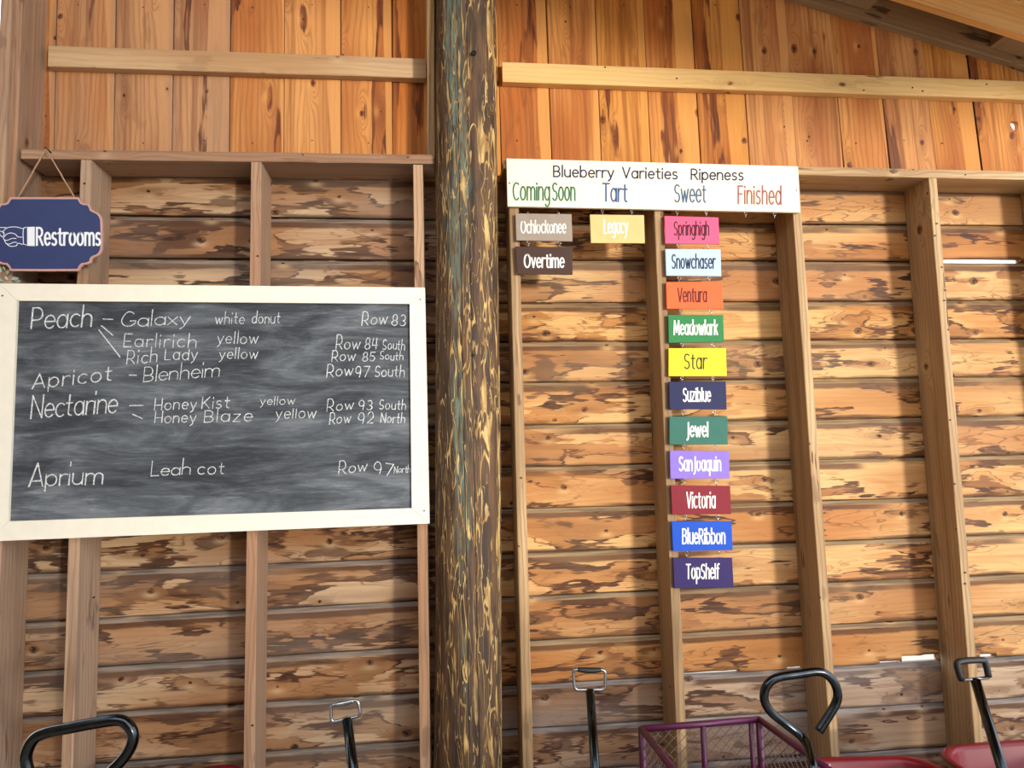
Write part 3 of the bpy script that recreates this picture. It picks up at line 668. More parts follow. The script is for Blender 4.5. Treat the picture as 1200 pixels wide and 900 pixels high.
def slab(name, quad, Y, thick, mat, parent, ch=0.0015):
    """board whose front corners (TL,TR,BR,BL pixels) lie on plane y = Y"""
    P = [at(u, v, Y) for (u, v) in quad]; c_ = sum(P, Vector())/4
    Q = [c_+(p-c_)*(1-ch/0.06) for p in P]
    vs = Q+[p+Vector((0, ch, 0)) for p in P]+[p+Vector((0, thick, 0)) for p in P]
    fs = [(3, 2, 1, 0)]+[(i, (i+1) % 4, 4+(i+1) % 4, 4+i) for i in range(4)]+[(4+i, 4+(i+1) % 4, 8+(i+1) % 4, 8+i) for i in range(4)]+[(8, 9, 10, 11)]
    o = mesh(name, vs, fs, mat)
    o.parent = parent; o.matrix_parent_inverse = parent.matrix_world.inverted(); return o
def keep(o, parent): o.parent = parent; o.matrix_parent_inverse = parent.matrix_world.inverted(); return o

# ------------------------------------------------------------------ chalkboard
YF = -0.184; YB = -0.172
cb = empty('chalkboard', at(245, 632, -0.17)); tag(cb, 'large chalkboard in a cream frame listing peach, apricot and nectarine rows', 'chalkboard')
OT = [(-1, 332), (498, 337), (503.5, 613.5), (-12, 634.5)]; IN = [(20, 352.3), (480, 356), (482.5, 595.6), (9.5, 611)]
slab('slate_panel', [(18, 350), (482, 354), (485, 598), (7, 613)], YB, 0.008, M_slate, cb, ch=0.0005)
for i in range(4):
    j = (i+1) % 4
    quad = [at(*OT[i], YF), at(*OT[j], YF), at(*IN[j], YF), at(*IN[i], YF)]
    g = 0.0006; c_ = sum(quad, Vector())/4
    quad = [p+(c_-p).normalized()*g for p in quad]
    vs = quad+[p+Vector((0, 0.023, 0)) for p in quad]
    fs = [(0, 1, 2, 3), (7, 6, 5, 4)]+[(k, 4+k, 4+(k+1) % 4, (k+1) % 4) for k in range(4)]
    keep(mesh('frame_rail', vs, [tuple(reversed(f)) for f in fs], M_creamboard), cb)
for (u, v) in ((3, 346.5), (492.5, 351), (497, 598.5)):
    c_ = at(u, v, YF); keep(disc('screw', (c_.x, YF, c_.z), 0.0028, M_screw, None), cb)
YC = YB-0.0006
CH = [ # text x0 x1 base0 base1 xh cap width
('Peach', 36, 107, 385, 382.5, 15, 24, 2.0), ('Galaxy', 141.5, 222, 383, 380, 9.5, 17, 1.25), ('white', 252, 286, 379.5, 379, 7.5, 13, 1.0),
('donut', 295, 327.5, 379, 378.5, 7.5, 13, 1.0), ('Earlirich', 144.5, 229.5, 406, 407, 9, 15, 1.25), ('yellow', 254.7, 302, 402.8, 402, 8, 13, 1.05),
('Rich', 148.5, 184, 427, 424, 9, 16, 1.25), ('Lady', 193, 230.5, 421.5, 421.5, 8.5, 11.5, 1.25), ('yellow', 257, 301.5, 420.3, 419.8, 7.5, 12, 1.05),
('Blenheim', 168, 257, 447.5, 441, 10, 17.5, 1.25), ('Apricot', 37.5, 130, 455.5, 445.5, 11, 16.5, 1.7),
('Nectarine', 35.5, 137, 490.5, 483, 15.5, 27, 1.9), ('Honey', 181, 229.5, 480.6, 479.3, 8, 13.5, 1.2), ('Kist', 236, 268.5, 478.8, 478.2, 8.5, 13.5, 1.2),
('Honey', 181, 229, 495.5, 494.8, 8, 13.5, 1.2), ('Blaze', 238.7, 295, 494.5, 493.5, 9, 13.5, 1.2), ('yellow', 304.5, 345, 474.6, 473.6, 6, 9, 0.95),
('yellow', 323, 370, 490.4, 489.6, 8, 10.5, 1.05), ('Row', 424, 453.5, 381.5, 379, 8, 16, 1.1), ('83', 459, 474.7, 381.5, 382, 8, 13, 1.1),
('Row', 393.3, 421.5, 409.2, 409, 8, 16.5, 1.1), ('84', 427.3, 442, 409.6, 409.2, 8, 13, 1.1), ('South', 448.3, 474, 409, 410, 6.5, 11.5, 1.0),
('Row', 388.5, 415.7, 424, 422, 7, 13, 1.1), ('85', 424.7, 439, 423.2, 423, 7, 10.5, 1.1), ('South', 445.3, 472, 421, 422.5, 5.5, 9.5, 1.0),
('Row', 382.7, 413.3, 441.8, 440, 8, 15, 1.15), ('97', 416, 432, 441.7, 441.7, 8, 12.5, 1.15), ('South', 438.7, 473.3, 441, 441.5, 7.5, 12.5, 1.15),
('Row', 383, 413.6, 482, 479, 7, 14, 1.1), ('93', 420, 436, 479.8, 480, 7, 11, 1.1), ('South', 444.4, 475, 479.6, 480.5, 6.5, 11, 1.05),
('Row', 386, 410.4, 497.5, 495, 7, 13.5, 1.1), ('92', 419, 437, 496, 496, 7, 13, 1.1), ('North', 445.6, 474, 495.6, 495.4, 6.5, 11.5, 1.05),
('Aprium', 34, 120, 570.5, 566.5, 13, 27, 1.9), ('Leah', 176.4, 223, 557.5, 556, 8.5, 17, 1.2), ('cot', 231, 262, 556, 555, 8.5, 13, 1.2),
('Row', 396.6, 430, 555.5, 552, 7.5, 15.5, 1.1), ('97', 437.6, 460, 554, 557.6, 7, 13.5, 1.1), ('North', 461.6, 480.8, 554.6, 553.4, 4.8, 8, 0.85)]
for (t, x0, x1, b0_, b1_, xh, cap_, wd_) in CH:
    word(t, x0, x1, b0_, b1_, xh, cap_, wd_*0.88, YC, M_chalk, cb, 'chalk_writing', jit=0.25, slant=0.10, wob=0.45, gap=1.6 if cap_ < 17 else 0.9)
for st_ in ([(121, 373.7), (132, 374.3)], [(119, 381.7), (132.3, 393)], [(116, 386.7), (128, 402), (140.7, 418.3)], [(151.6, 439.5), (159.7, 439.8)], [(152, 475.4), (167.6, 475)], [(155.6, 485.6), (166.6, 490.4)]):
    stroke_px('chalk_dash', [st_], 1.3, YC, M_chalk, cb, jit=0.2)

# ------------------------------------------------------------------ painted signs
YS = -0.176
def paint(c, nm): return flat(nm, lin(c), 0.6, var=0.08, vscale=30, spec=0.25)
hd = empty('header_sign', at(766, 248, YS)); tag(hd, 'long cream sign headed blueberry varieties ripeness above the coloured name plates', 'sign')
slab('sign_board', [(593.7, 185.5), (935.3, 194.8), (938, 248.8), (595, 241.6)], YS, 0.014, M_cream, hd)
YT = YS-0.0006
navy = paint((44, 40, 78), 'navy_paint'); grn = paint((62, 118, 78), 'green_letter_paint'); blu = paint((62, 92, 140), 'blue_letter_paint'); bgr = paint((72, 100, 128), 'grey_blue_letter_paint'); rdd = paint((160, 92, 78), 'rust_letter_paint')
for (t, x0, x1, b0_, b1_, xh, cap_, wd_, m_, g_) in [
 ('Blueberry', 648.7, 719, 206.9, 208.3, 8.3, 12.4, 1.7, navy, 1.3), ('Varieties', 729.7, 793.8, 208.4, 209.8, 8.3, 12.2, 1.7, navy, 1.3), ('Ripeness', 810, 871, 210.2, 211, 8.3, 12, 1.7, navy, 1.3),
 ('Coming', 601.3, 644, 234.2, 234.6, 15.5, 20, 1.9, grn, 1.3), ('Soon', 647.5, 673.8, 234.7, 234.9, 15.5, 20, 1.9, grn, 1.3), ('Tart', 706.5, 734.7, 235.5, 236.3, 15, 20.5, 2.0, blu, 1.3),
 ('Sweet', 790.5, 827, 236.6, 237, 15, 20, 1.8, bgr, 1.3), ('Finished', 865, 915.3, 238.5, 239.4, 15.5, 20.5, 1.8, rdd, 1.5)]:
    word(t, x0, x1, b0_, b1_, xh, cap_, wd_, YT, m_, hd, 'lettering', gap=g_)
for (u, v) in ((597, 214.5), (933.5, 223)):
    c_ = at(u, v, YS); keep(disc('screw', (c_.x, YS, c_.z), 0.003, M_screw, None), hd)
def hook(u, v0, v1, parent):
    """little steel eye and link between two boards"""
    p, q = at(u, v0, YS+0.003), at(u, v1, YS+0.003); L = (p-q).length; r = max(0.004, L*0.28)
    c1 = p-Vector((0, 0, r*1.1)); pts = []
    for k in range(12):
        a_ = 2*math.pi*k/12; pts.append((c1.x+r*0.75*math.cos(a_), c1.y, c1.z+r*math.sin(a_)))
    o = tube('hook', pts+[pts[0]], 0.0011, M_chrome, None, sides=6); keep(o, parent)
    o2 = tube('hook', [q+Vector((0, 0, -0.001)), q+Vector((0.001, 0, L*0.25)), (c1.x, c1.y, c1.z-r*0.6)], 0.0012, M_chrome, None, sides=6); keep(o2, parent)
W = (240, 240, 232)
PL = [ # name, quad, colour, text colour, tx0, tx1, base, xh, cap, width, label
('Ochlockonee', [(604, 250), (669.7, 250.8), (671, 282.8), (605, 281.7)], (158, 144, 130), W, 610.5, 663, 273, 10.5, 14, 1.9, 'grey hanging name plate reading Ochlockonee under Coming Soon', 248.5),
('Overtime', [(603.7, 288.7), (671, 289.7), (671, 321.7), (605.8, 321)], (72, 48, 38), W, 614.5, 660.8, 313.3, 11, 15, 2.3, 'dark brown name plate reading Overtime hanging below the grey one', 282),
('Legacy', [(691.3, 251.3), (754.7, 252), (755.8, 285), (692.5, 284.7)], (212, 192, 128), W, 708, 735.5, 273.3, 12, 16, 2.0, 'tan name plate reading Legacy hanging alone under Tart', 246),
('Springhigh', [(778.7, 253), (842, 254.7), (843.3, 286), (779.7, 285.3)], (250, 92, 132), (70, 14, 40), 790, 830.8, 275.5, 11.5, 15.5, 1.7, 'pink name plate reading Springhigh at the top of the long column', 247),
('Snowchaser', [(779.7, 291.7), (844.5, 292), (845.3, 323.7), (780.8, 323)], (186, 208, 236), (28, 32, 58), 787.5, 838, 314.5, 11.5, 16, 1.7, 'pale blue name plate reading Snowchaser', 286),
('Ventura', [(780.5, 330.5), (846, 330), (848, 362), (781.5, 361.7)], (252, 104, 52), (90, 20, 24), 794.5, 828, 353.7, 12, 16, 1.8, 'orange name plate reading Ventura', 324),
('Meadowlark', [(783, 369), (847.5, 369), (848.7, 400.5), (783.7, 401.7)], (42, 126, 66), W, 790, 840.7, 392, 11.5, 16, 2.2, 'green name plate reading Meadowlark', 362),
('Star', [(783.7, 408), (850.7, 408), (851.7, 440.5), (783.7, 440.7)], (254, 232, 40), (52, 46, 40), 802, 828, 432, 12.5, 17, 2.0, 'bright yellow name plate reading Star', 401.5),
('Suziblue', [(783.7, 447.3), (850.7, 447.2), (851.7, 479.8), (784.5, 479.5)], (28, 32, 78), W, 800.7, 832.5, 470.3, 11.5, 15, 2.0, 'dark navy name plate reading Suziblue', 441),
('Jewel', [(784.5, 488), (852.5, 488), (853, 521), (784.5, 521)], (48, 106, 92), W, 804.5, 829.5, 511.5, 12, 16, 2.3, 'dull teal name plate reading Jewel', 480),
('SanJoaquin', [(785, 528), (854.5, 528.7), (855, 560.7), (785.7, 561)], (136, 112, 202), W, 796, 844.5, 551.5, 12, 16, 2.1, 'lilac name plate reading San Joaquin', 521),
('Victoria', [(786, 568.7), (855.7, 569.5), (857, 602.5), (787.5, 603)], (128, 24, 40), W, 805, 838, 595, 13.5, 18, 1.9, 'dark red name plate reading Victoria', 561),
('BlueRibbon', [(787, 611), (857.5, 611), (858.7, 644.5), (788.7, 646)], (16, 78, 190), W, 800, 849.5, 637, 12.5, 17, 2.1, 'royal blue name plate reading Blue Ribbon', 603),
('TopShelf', [(788.7, 653.7), (858, 653.7), (860, 688.7), (790, 689.5)], (48, 32, 92), W, 804.5, 842.5, 678, 12.5, 16.5, 2.0, 'deep purple name plate reading Top Shelf at the bottom of the column', 646)]
for (t, quad, col_, tc_, x0, x1, base_, xh, cap_, wd_, lab, hv) in PL:
    u_ = (quad[2][0]+quad[3][0])/2; o = empty('name_plate', at(u_, quad[3][1], YS+0.003)); tag(o, lab, 'sign', 'hanging blueberry name plates')
    slab('plate_board', quad, YS+0.0005, 0.006, paint(col_, t.lower()+'_plate_paint'), o, ch=0.001)
    word(t, x0, x1, base_, base_, xh, cap_, wd_*0.8, YS-0.0001, paint(tc_, t.lower()+'_letter_paint'), o, 'lettering', gap=1.5)
    wq = quad[1][0]-quad[0][0]
    for k_ in (0.23, 0.77): hook(quad[0][0]+wq*k_, hv, quad[0][1]+0.5, o)
for (u, vtop, vb) in ((873.7, 248, 255), (907.5, 249, 256)): hook(u, vtop, vb, hd)

# ------------------------------------------------------------------ restrooms sign on a string
YR = -0.205
rs = empty('restrooms_sign', at(52, 318, YR)); tag(rs, 'navy plaque reading Restrooms with a pointing hand, hung on twine', 'sign')
right = [(52, 231), (92, 231), (93.5, 233.5), (95.5, 236.8), (99, 238.3), (104, 238.6), (105.8, 241.5), (106.8, 245), (110.5, 247.2), (115, 249.2), (118, 252.5), (119.6, 257), (120, 274), (119.6, 292), (118, 296.5), (115, 299.5), (110.5, 301), (107.2, 303.5), (106.2, 308), (102, 309.6), (97, 310), (94, 313), (92, 317.3), (52, 317.6)]
left = [(104-u, v) for (u, v) in right[::-1][1:-1]]
outl = right+left
def prism_px(name, pts, Y, thick, mat, parent):
    P = [at(u, v, Y) for (u, v) in pts]; n = len(P); c_ = sum(P, Vector())/n
    vs = P+[p+Vector((0, thick, 0)) for p in P]+[c_, c_+Vector((0, thick, 0))]
    fs = [(k, 2*n, (k+1) % n) for k in range(n)]+[(n+k, n+(k+1) % n, 2*n+1) for k in range(n)]+[(k, (k+1) % n, n+(k+1) % n, n+k) for k in range(n)]
    return keep(mesh(name, vs, fs, mat), parent)
M_plq = flat('navy_plaque_paint', lin((46, 60, 108)), 0.5, var=0.12)
M_plb = flat('plaque_edge_paint', lin((206, 160, 150)), 0.6, var=0.1)
prism_px('plaque_edge', outl, YR+0.001, 0.010, M_plb, rs)
inn = [(52+(u-52)*0.965, 274.3+(v-274.3)*0.945) for (u, v) in outl]
prism_px('plaque', inn, YR, 0.004, M_plq, rs)
M_wl = flat('white_letter_paint', lin((240, 244, 250)), 0.5)
word('Restrooms', 43, 117.5, 287, 287.3, 14.3, 20, 2.6, YR-0.0006, M_wl, rs, 'lettering', gap=1.5)
prism_px('cuff_mark', [(31.8, 266), (40.6, 265.7), (40.6, 288.4), (31.8, 288)], YR-0.0008, 0.0006, M_wl, rs)
hand = [[(31, 266.3), (27.5, 267.3), (27, 274), (27.5, 286), (31, 287)], bez([(26.5, 268, 0), (19, 266, 0), (10, 266.5, 0), (5, 269.5, 0), (3.5, 273, 0)], 5), [(-14, 266.8), (-4, 266.6), (7, 266.6)],
 [(-14, 266.8), (-15.5, 269), (-14, 271), (-4, 271.2), (2.5, 271.2)], bez([(2.5, 271.2, 0), (4.8, 273, 0), (4.5, 276, 0), (2, 277.5, 0), (0.5, 275, 0)], 5),
 bez([(4, 278.5, 0), (8, 274.5, 0), (13, 273, 0), (18, 274.5, 0), (21, 277.5, 0), (26, 278, 0)], 5), bez([(4, 278.5, 0), (5, 281, 0), (9, 281.5, 0), (14, 279.5, 0), (19, 279.5, 0)], 5),
 bez([(5.5, 281.5, 0), (7, 285, 0), (11, 286, 0), (16, 284, 0), (19.5, 284, 0)], 5), bez([(8, 286, 0), (12, 288.5, 0), (19, 288, 0), (21, 285, 0), (26.5, 286.5, 0)], 5)]
hand = [[(p[0], p[1]) for p in q] for q in hand]
stroke_px('hand_mark', hand, 0.85, YR-0.0007, M_wl, rs)
nail = at(58.3, 178, -D-0.01)
for (u, v) in ((21.5, 231.5), (87.5, 231.5)):
    q = at(u, v, YR+0.006); pts = []
    for k in range(15):
        t = k/14; p = Vector((nail.x, YR+0.012, nail.z)).lerp(q, t); pts.append(p+Vector((random.uniform(-.0006, .0006), 0, random.uniform(-.0006, .0006))))
    keep(tube('twine', pts, 0.0028, M_twine, None, sides=6), rs)
keep(tube('nail', [(nail.x, -D+0.005, nail.z+0.001), (nail.x, YR+0.004, nail.z+0.003)], 0.0025, M_screw, None, sides=8), rs)

# small sprig lying on the top of the board frame
sg = empty('leaf_sprig', at(12, 333, -0.18)); tag(sg, 'small pale green sprig lying on the top left of the chalkboard frame', 'plant')
keep(tube('stem', [at(-8, 331.5, -0.175), at(6, 330, -0.178), at(20, 331, -0.175)], 0.0012, M_leafm, None, sides=5), sg)
for (u, v, a_, L_) in ((-4, 325, 120, 16), (1, 318, 80, 15), (4, 327, 160, 13), (8, 320, 60, 16), (13, 326, 20, 18), (17, 327, 35, 15), (10, 327, 110, 13), (19, 328, 0, 14), (1, 327, 200, 14), (6, 315, 100, 11)):
    c_ = at(u, v+2, -0.178); s_ = 0.0033*L_/2.2; d_ = Vector((math.cos(math.radians(a_)), -0.3, math.sin(math.radians(a_))*0.8)).normalized(); nrm = Vector((-d_.z, 0, d_.x))
    vs = [c_, c_+d_*s_*0.5+nrm*s_*0.28+Vector((0, -.002, 0)), c_+d_*s_, c_+d_*s_*0.5-nrm*s_*0.28+Vector((0, -.002, 0)), c_+d_*s_*0.5+Vector((0, 0.002, 0))]
    keep(mesh('leaf', vs, [(0, 1, 4), (1, 2, 4), (2, 3, 4), (3, 0, 4)], M_leafm), sg)

# ------------------------------------------------------------------ wagons
def rrect(w, l, r, n=5):
    pts = []
    for (sx_, sy_, a0_) in ((1, 1, 0), (-1, 1, 90), (-1, -1, 180), (1, -1, 270)):
        for k in range(n+1):
            a_ = math.radians(a0_+90*k/n); pts.append((sx_*(w/2-r)+r*math.cos(a_), sy_*(l/2-r)+r*math.sin(a_)))
    return pts
def tub(parent, w, l, z0, z1, mat, r=0.09):
    rings = [(w-0.10, l-0.10, z0, r-0.02), (w-0.02, l-0.02, z1-0.012, r), (w+0.02, l+0.02, z1-0.012, r+0.01), (w+0.028, l+0.028, z1-0.004, r+0.012), (w+0.018, l+0.018, z1, r+0.01), (w-0.02, l-0.02, z1-0.002, r-0.004), (w-0.03, l-0.03, z1-0.014, r-0.006), (w-0.108, l-0.108, z0+0.006, r-0.024)]
    vs, fs = [], []; n = None
    for (a_, b_, z, rr) in rings:
        P = rrect(a_, b_, rr); n = len(P); vs += [(x, y, z) for x, y in P]
    for i in range(len(rings)-1):
        for k in range(n):
            p, q = i*n+k, i*n+(k+1) % n; fs.append((p, q, q+n, p+n))
    fs.append(tuple(reversed(range(n)))); fs.append(tuple(range((len(rings)-1)*n, len(rings)*n)))
    o = mesh('tub', vs, fs, mat, smooth=True); o.parent = parent; return o
def wheel(parent, x, y, r=0.11):
    o = tube('wheel', [(x, y+(r-0.018)*math.cos(2*math.pi*k/24), r+(r-0.018)*math.sin(2*math.pi*k/24)) for k in range(24)], 0.018, M_rubber, None, sides=8, closed=True); o.parent = parent
    vs, fs = [], []; n = 16
    for (xx, rr) in ((-0.014, 0.02), (-0.01, r-0.03), (0.01, r-0.03), (0.014, 0.02)):
        vs += [(x+xx, y+rr*math.cos(2*math.pi*k/n), r+rr*math.sin(2*math.pi*k/n)) for k in range(n)]
    for i in range(3):
        for k in range(n): fs.append((i*n+k, i*n+(k+1) % n, (i+1)*n+(k+1) % n, (i+1)*n+k))
    fs += [tuple(range(n)), tuple(reversed(range(3*n, 4*n)))]
    h = mesh('hub', vs, fs, M_chrome); h.parent = o
def chassis(parent, w, l, z):
    for sx_ in (-1, 1):
        o = box('rail', (sx_*w*0.28-0.012, -l*0.42, z-0.03), (sx_*w*0.28+0.012, l*0.42, z-0.002), M_black); o.parent = parent
    for sy_ in (-1, 1):
        o = tube('axle', [(-w/2-0.0, sy_*l*0.33, 0.11), (w/2+0.0, sy_*l*0.33, 0.11)], 0.008, M_gun, None, sides=8); o.parent = parent
        o = box('axle_bracket', (-0.05, sy_*l*0.33-0.02, 0.115), (0.05, sy_*l*0.33+0.02, z-0.03), M_black); o.parent = parent
        for sx_ in (-1, 1): wheel(parent, sx_*(w/2+0.0), sy_*l*0.33)
def line_to_z(p, q, z):
    t = (z-p.z)/(q.z-p.z); return p+(q-p)*t
def hroot(name, back, w, l, yaw, label, group):
    """root at the floor under the middle of a wagon whose rear centre is at back (x, y)"""
    ax = Vector((math.sin(yaw), -math.cos(yaw))); c_ = Vector(back)+ax*l/2
    o = empty(name, (c_.x, c_.y, 0)); o.rotation_euler = (0, 0, yaw); o.matrix_world = Matrix.Translation((c_.x, c_.y, 0)) @ Matrix.Rotation(yaw, 4, 'Z')
    return tag(o, label, 'wagon', group)
def to(o, parent): o.parent = parent; o.matrix_parent_inverse = parent.matrix_world.inverted(); return o
def dgrip(parent, corners, Y, r, mat, padmat, top=2.2):
    """rectangular pull grip: corners TL TR BR BL in the picture at depth Y"""
    P = [at(u, v, Y) for (u, v) in corners]; pts = []
    for i in range(4):
        a_, b_, c2 = P[i-1], P[i], P[(i+1) % 4]; rr = 0.011
        s1 = b_+(a_-b_).normalized()*rr; s2 = b_+(c2-b_).normalized()*rr
        for k in range(5):
            t = k/4; pts.append(s1*(1-t)**2+b_*2*t*(1-t)+s2*t*t)
    to(tube('grip_frame', pts, r, mat, None, sides=10, closed=True), parent)
    a_, b_ = P[0].lerp(P[1], 0.14), P[0].lerp(P[1], 0.86)
    n = 10; rs_ = [r*top*(0.72+0.28*math.sin(math.pi*k/n)) for k in range(n+1)]
    to(tube('grip_pad', [a_.lerp(b_, k/n)+Vector((0, 0, -0.002*math.sin(math.pi*k/n))) for k in range(n+1)], rs_, padmat, None, sides=10), parent)
    return P
def shaft(parent, pts, r, mat):
    p, q = pts[-2], pts[-1]; e_ = line_to_z(p, q, 0.2); pts = pts[:-1]+[q.lerp(e_, 0.0), e_]
    to(tube('handle_shaft', pts, r, mat, None, sides=14), parent); return e_
RG = 'pull wagons parked along the wall'
# red tub wagon, loop handle, far left
W1 = hroot('pull_wagon', (-0.93, -0.20), 0.46, 0.82, math.radians(7), 'red tub wagon with dark steel loop handle at the left below the chalkboard', RG)
tub(W1, 0.46, 0.82, 0.2, 0.465, M_red); chassis(W1, 0.46, 0.82, 0.2)
Y1 = -0.92
loop = [(30, 905), (27.5, 885), (36, 866), (52, 857.5), (84, 851.5), (116, 845.5), (140, 843), (152, 851), (156, 863), (152, 877), (141, 892), (125, 908), (112, 925)]
pts = bez([at(u+3 if u < 60 else u, v+1, Y1) for (u, v) in loop[::-1]], 6)
to(tube('loop_handle', pts, 0.0135, M_gun, None, sides=14), W1)
e1 = Vector((-0.86, -1.06, 0.22)); to(tube('handle_shaft', bez([pts[-1], at(40, 930, Y1), at(64, 960, Y1-0.02), at(74, 1000, -0.98), e1], 6), 0.0135, M_gun, None, sides=14), W1)
to(box('handle_bracket', (e1.x-0.03, e1.y-0.02, 0.17), (e1.x+0.03, e1.y+0.06, 0.235), M_black), W1)
# D-grip wagons whose tubs are under the picture
W2 = hroot('pull_wagon', (-0.30, -0.52), 0.40, 0.62, 0.0, 'wagon with plain bright wire grip tilted upright beside the pole', RG)
tub(W2, 0.40, 0.62, 0.2, 0.36, M_red, r=0.07); chassis(W2, 0.40, 0.62, 0.2)
Y2 = -0.90
dgrip(W2, [(387.5, 827), (419.5, 820), (422.5, 839), (388.5, 846.5)], Y2, 0.0042, M_chrome, M_chrome, top=1.35)
e2 = shaft(W2, [at(406.5, 843, Y2), at(414, 900, Y2-0.07)], 0.0125, M_gun)
to(box('handle_bracket', (e2.x-0.03, e2.y-0.02, 0.17), (e2.x+0.03, -1.07, 0.235), M_black), W2)
W3 = hroot('pull_wagon', (0.37, -0.52), 0.38, 0.62, 0.0, 'wagon with straight steel shaft and black padded grip between pole and purple cart', RG)
tub(W3, 0.38, 0.62, 0.2, 0.36, M_red, r=0.07); chassis(W3, 0.38, 0.62, 0.2)
Y3 = -0.90
dgrip(W3, [(671.5, 784.5), (709.5, 785), (709, 808), (673.5, 808.5)], Y3, 0.0040, M_chrome, M_grip, top=1.9)
e3 = shaft(W3, [at(691.5, 809, Y3), at(697.5, 900, Y3-0.12)], 0.0115, M_gun)
to(box('handle_bracket', (e3.x-0.03, e3.y-0.02, 0.17), (e3.x+0.03, -1.07 if e3.y < -1.07 else e3.y+0.02, 0.235), M_black), W3)
# red tub wagon with black grip
W5 = hroot('pull_wagon', (1.42, -0.44), 0.44, 0.78, math.radians(-6), 'red tub wagon with black grip on a slanting steel shaft, right of the purple cart', RG)
tub(W5, 0.42, 0.78, 0.2, 0.455, M_red); chassis(W5, 0.36, 0.78, 0.2)
Y5 = -0.98
P5 = [at(u, v, Y5) for (u, v) in ((1127, 797), (1121.5, 780), (1126, 775), (1149, 773.5), (1154.5, 776), (1158.5, 793))]
to(tube('grip_frame', bez(P5, 4), 0.0085, M_grip, None, sides=10), W5)
to(tube('grip_crossbar', [at(1127, 797.5, Y5), at(1158, 794, Y5)], 0.0045, M_chrome, None, sides=8), W5)
e5 = shaft(W5, [at(1143, 797, Y5), at(1174, 900, Y5-0.13)], 0.0125, M_gun)
to(box('handle_bracket', (e5.x-0.03, e5.y-0.02, 0.17), (e5.x+0.03, e5.y+0.08, 0.235), M_black), W5)
# red tub at the right edge
W6 = hroot('pull_wagon', (1.98, -0.43), 0.56, 0.8, 0.0, 'red tub wagon cut off by the right edge of the view', RG)
tub(W6, 0.60, 0.8, 0.2, 0.465, M_red, r=0.11); chassis(W6, 0.46, 0.8, 0.2)
sh6 = at(1290, 880, -1.0); to(tube('handle_shaft', [(2.02, -1.28, 0.2), (2.06, -1.1, 0.85)], 0.0105, M_gun, None), W6)

# purple mesh cart
def atz(u, v, z): q = ray(u, v); return CAM+q*((z-CAM.z)/q.z)
ZR = 0.615
BL_, BR_ = atz(752, 854.2, ZR), atz(889.5, 843, ZR); bx_ = (BR_-BL_); wC = bx_.length; bx_.normalize()
fx = Vector((bx_.y, -bx_.x, 0)); LC = 0.47
FR_, FL_ = BR_+fx*LC+bx_*0.03, BL_+fx*LC
mc = (BL_+FR_)/2
cart = empty('mesh_cart', (mc.x, mc.y, 0)); tag(cart, 'purple framed garden cart with wire mesh sides and curved steel pull handle', 'cart')
ZB = 0.27; rr = 0.0105
def ctube(n_, pts, r=rr, m=M_purple, s_=10): return to(tube(n_, pts, r, m, None, sides=s_), cart)
dn = lambda p: Vector((p.x, p.y, ZB))
for (p, q) in ((BL_, BR_), (BR_, FR_), (FL_, BL_), (FL_, FR_)):
    ctube('top_rail', [p, q]); ctube('bottom_rail', [dn(p), dn(q)])
for p in (BL_, BR_, FR_, FL_): ctube('corner_post', [p+Vector((0, 0, 0.004)), dn(p)], 0.012)
mid_ = BL_.lerp(BR_, 0.515); ctube('centre_post', [mid_, dn(mid_)], 0.0095); mid_ = FL_.lerp(FR_, 0.5); ctube('centre_post', [mid_, dn(mid_)], 0.0095)
ctube('corner_post', [BR_-bx_*0.030, dn(BR_-bx_*0.030)], 0.008)
def wiremesh(p, q, step=0.036):
    L = (q-p).length; d_ = (q-p)/L; h = ZR-ZB; V_, F_ = [], []
    nrm = Vector((d_.y, -d_.x, 0))
    k = -int(h/step/0.8)-1
    while k*step < L+h/0.8:
        for sg_ in (1, -1):
            x0 = k*step; pts = []
            # line: x = x0 + sg*z/1.0
            z0, z1 = 0.0, h; xa_, xb_ = x0, x0+sg_*h*1.05
            if sg_ < 0: xa_, xb_ = x0, x0-h*1.05
            lo, hi = 0.0, 1.0
            dx = xb_-xa_
            ta, tb = (0-xa_)/dx, (L-xa_)/dx
            lo, hi = max(lo, min(ta, tb)), min(hi, max(ta, tb))
            if hi-lo < 0.02: continue
            a_ = p+d_*(xa_+dx*lo)+Vector((0, 0, ZB-ZR+h*lo)); b_ = p+d_*(xa_+dx*hi)+Vector((0, 0, ZB-ZR+h*hi))
            t = (b_-a_).normalized(); s1 = nrm; s2 = t.cross(nrm); r_ = 0.0011; k0 = len(V_)
            for e_ in (a_, b_):
                for j in range(4):
                    an = math.pi/4+j*math.pi/2; V_.append(e_+s1*math.cos(an)*r_+s2*math.sin(an)*r_+nrm*0.0012*sg_)
            for j in range(4): F_.append((k0+j, k0+(j+1) % 4, k0+4+(j+1) % 4, k0+4+j))
        k += 1
    o = mesh('wire_mesh', V_, F_, M_wire); o['kind'] = 'stuff'; return to(o, cart)
for (p, q) in ((BL_, BR_), (BR_, FR_), (FL_, BL_), (FL_, FR_)): wiremesh(p, q)
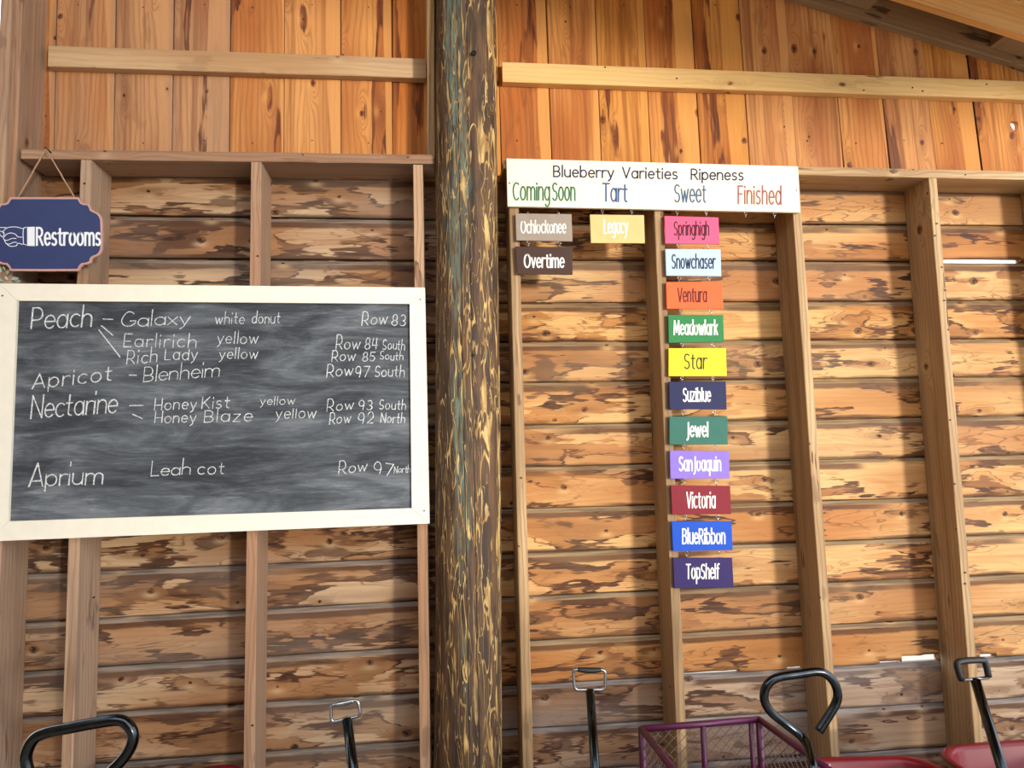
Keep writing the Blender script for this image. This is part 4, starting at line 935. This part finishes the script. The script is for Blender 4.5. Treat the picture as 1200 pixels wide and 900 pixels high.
fl = mesh('floor_panel', [dn(p)+Vector((0, 0, dz)) for dz in (-0.006, 0.004) for p in (BL_, BR_, FR_, FL_)], [(3, 2, 1, 0), (4, 5, 6, 7), (0, 1, 5, 4), (1, 2, 6, 5), (2, 3, 7, 6), (3, 0, 4, 7)], M_purple); to(fl, cart)
for (p, s_) in ((BL_, 1), (BR_, 1), (FL_, -1), (FR_, -1)):
    side_ = -1 if p in (BL_, FL_) else 1
    c_ = Vector((p.x, p.y, 0)) + fx*0.09*s_ - bx_*side_*0.02
    o = tube('wheel', [c_+fx*0.112*math.cos(2*math.pi*k/24)+Vector((0, 0, 0.13+0.112*math.sin(2*math.pi*k/24))) for k in range(24)], 0.018, M_rubber, None, sides=8, closed=True); to(o, cart)
    h_ = tube('hub', [c_-bx_*0.016+Vector((0, 0, 0.13)), c_+bx_*0.016+Vector((0, 0, 0.13))], 0.095, M_chrome, None, sides=20)
    h_.parent = o; h_.matrix_parent_inverse = Matrix.Identity(4)
for (p, q) in ((BL_, BR_), (FL_, FR_)):
    s_ = 1 if p is BL_ else -1
    ctube('axle', [Vector((p.x, p.y, 0.13))+fx*0.09*s_, Vector((q.x, q.y, 0.13))+fx*0.09*s_], 0.009, M_gun)
    for t_ in (0.3, 0.7):
        m_ = p.lerp(q, t_)+fx*0.09*s_; ctube('axle_strut', [Vector((m_.x, m_.y, 0.13)), Vector((m_.x, m_.y, ZB))], 0.012, M_black)
YH = min(FL_.y, FR_.y)-0.06
lp = [(959, 857), (969, 842), (979.5, 824), (981.5, 812), (977, 799), (967, 789.5), (956, 787), (935, 790), (913, 793.5), (902, 799.5), (896, 810), (896.5, 823), (905, 836), (924, 851), (940, 864), (948, 878), (953, 900)]
hp = bez([at(u, v, YH-0.10*max(0, (v-860)/40)) for (u, v) in lp], 6)
e4 = Vector(((FL_.x+FR_.x)/2+0.03, YH-0.13, 0.24)); hp2 = bez([hp[-7], hp[-1], hp[-1].lerp(e4, 0.5)+Vector((0, 0, 0.0)), e4], 6)
to(tube('loop_handle', hp+hp2[7:], 0.0112, M_gun, None, sides=14), cart)
to(box('handle_bracket', (e4.x-0.03, e4.y-0.02, 0.2), (e4.x+0.03, max(FL_.y, FR_.y), 0.265), M_black), cart)
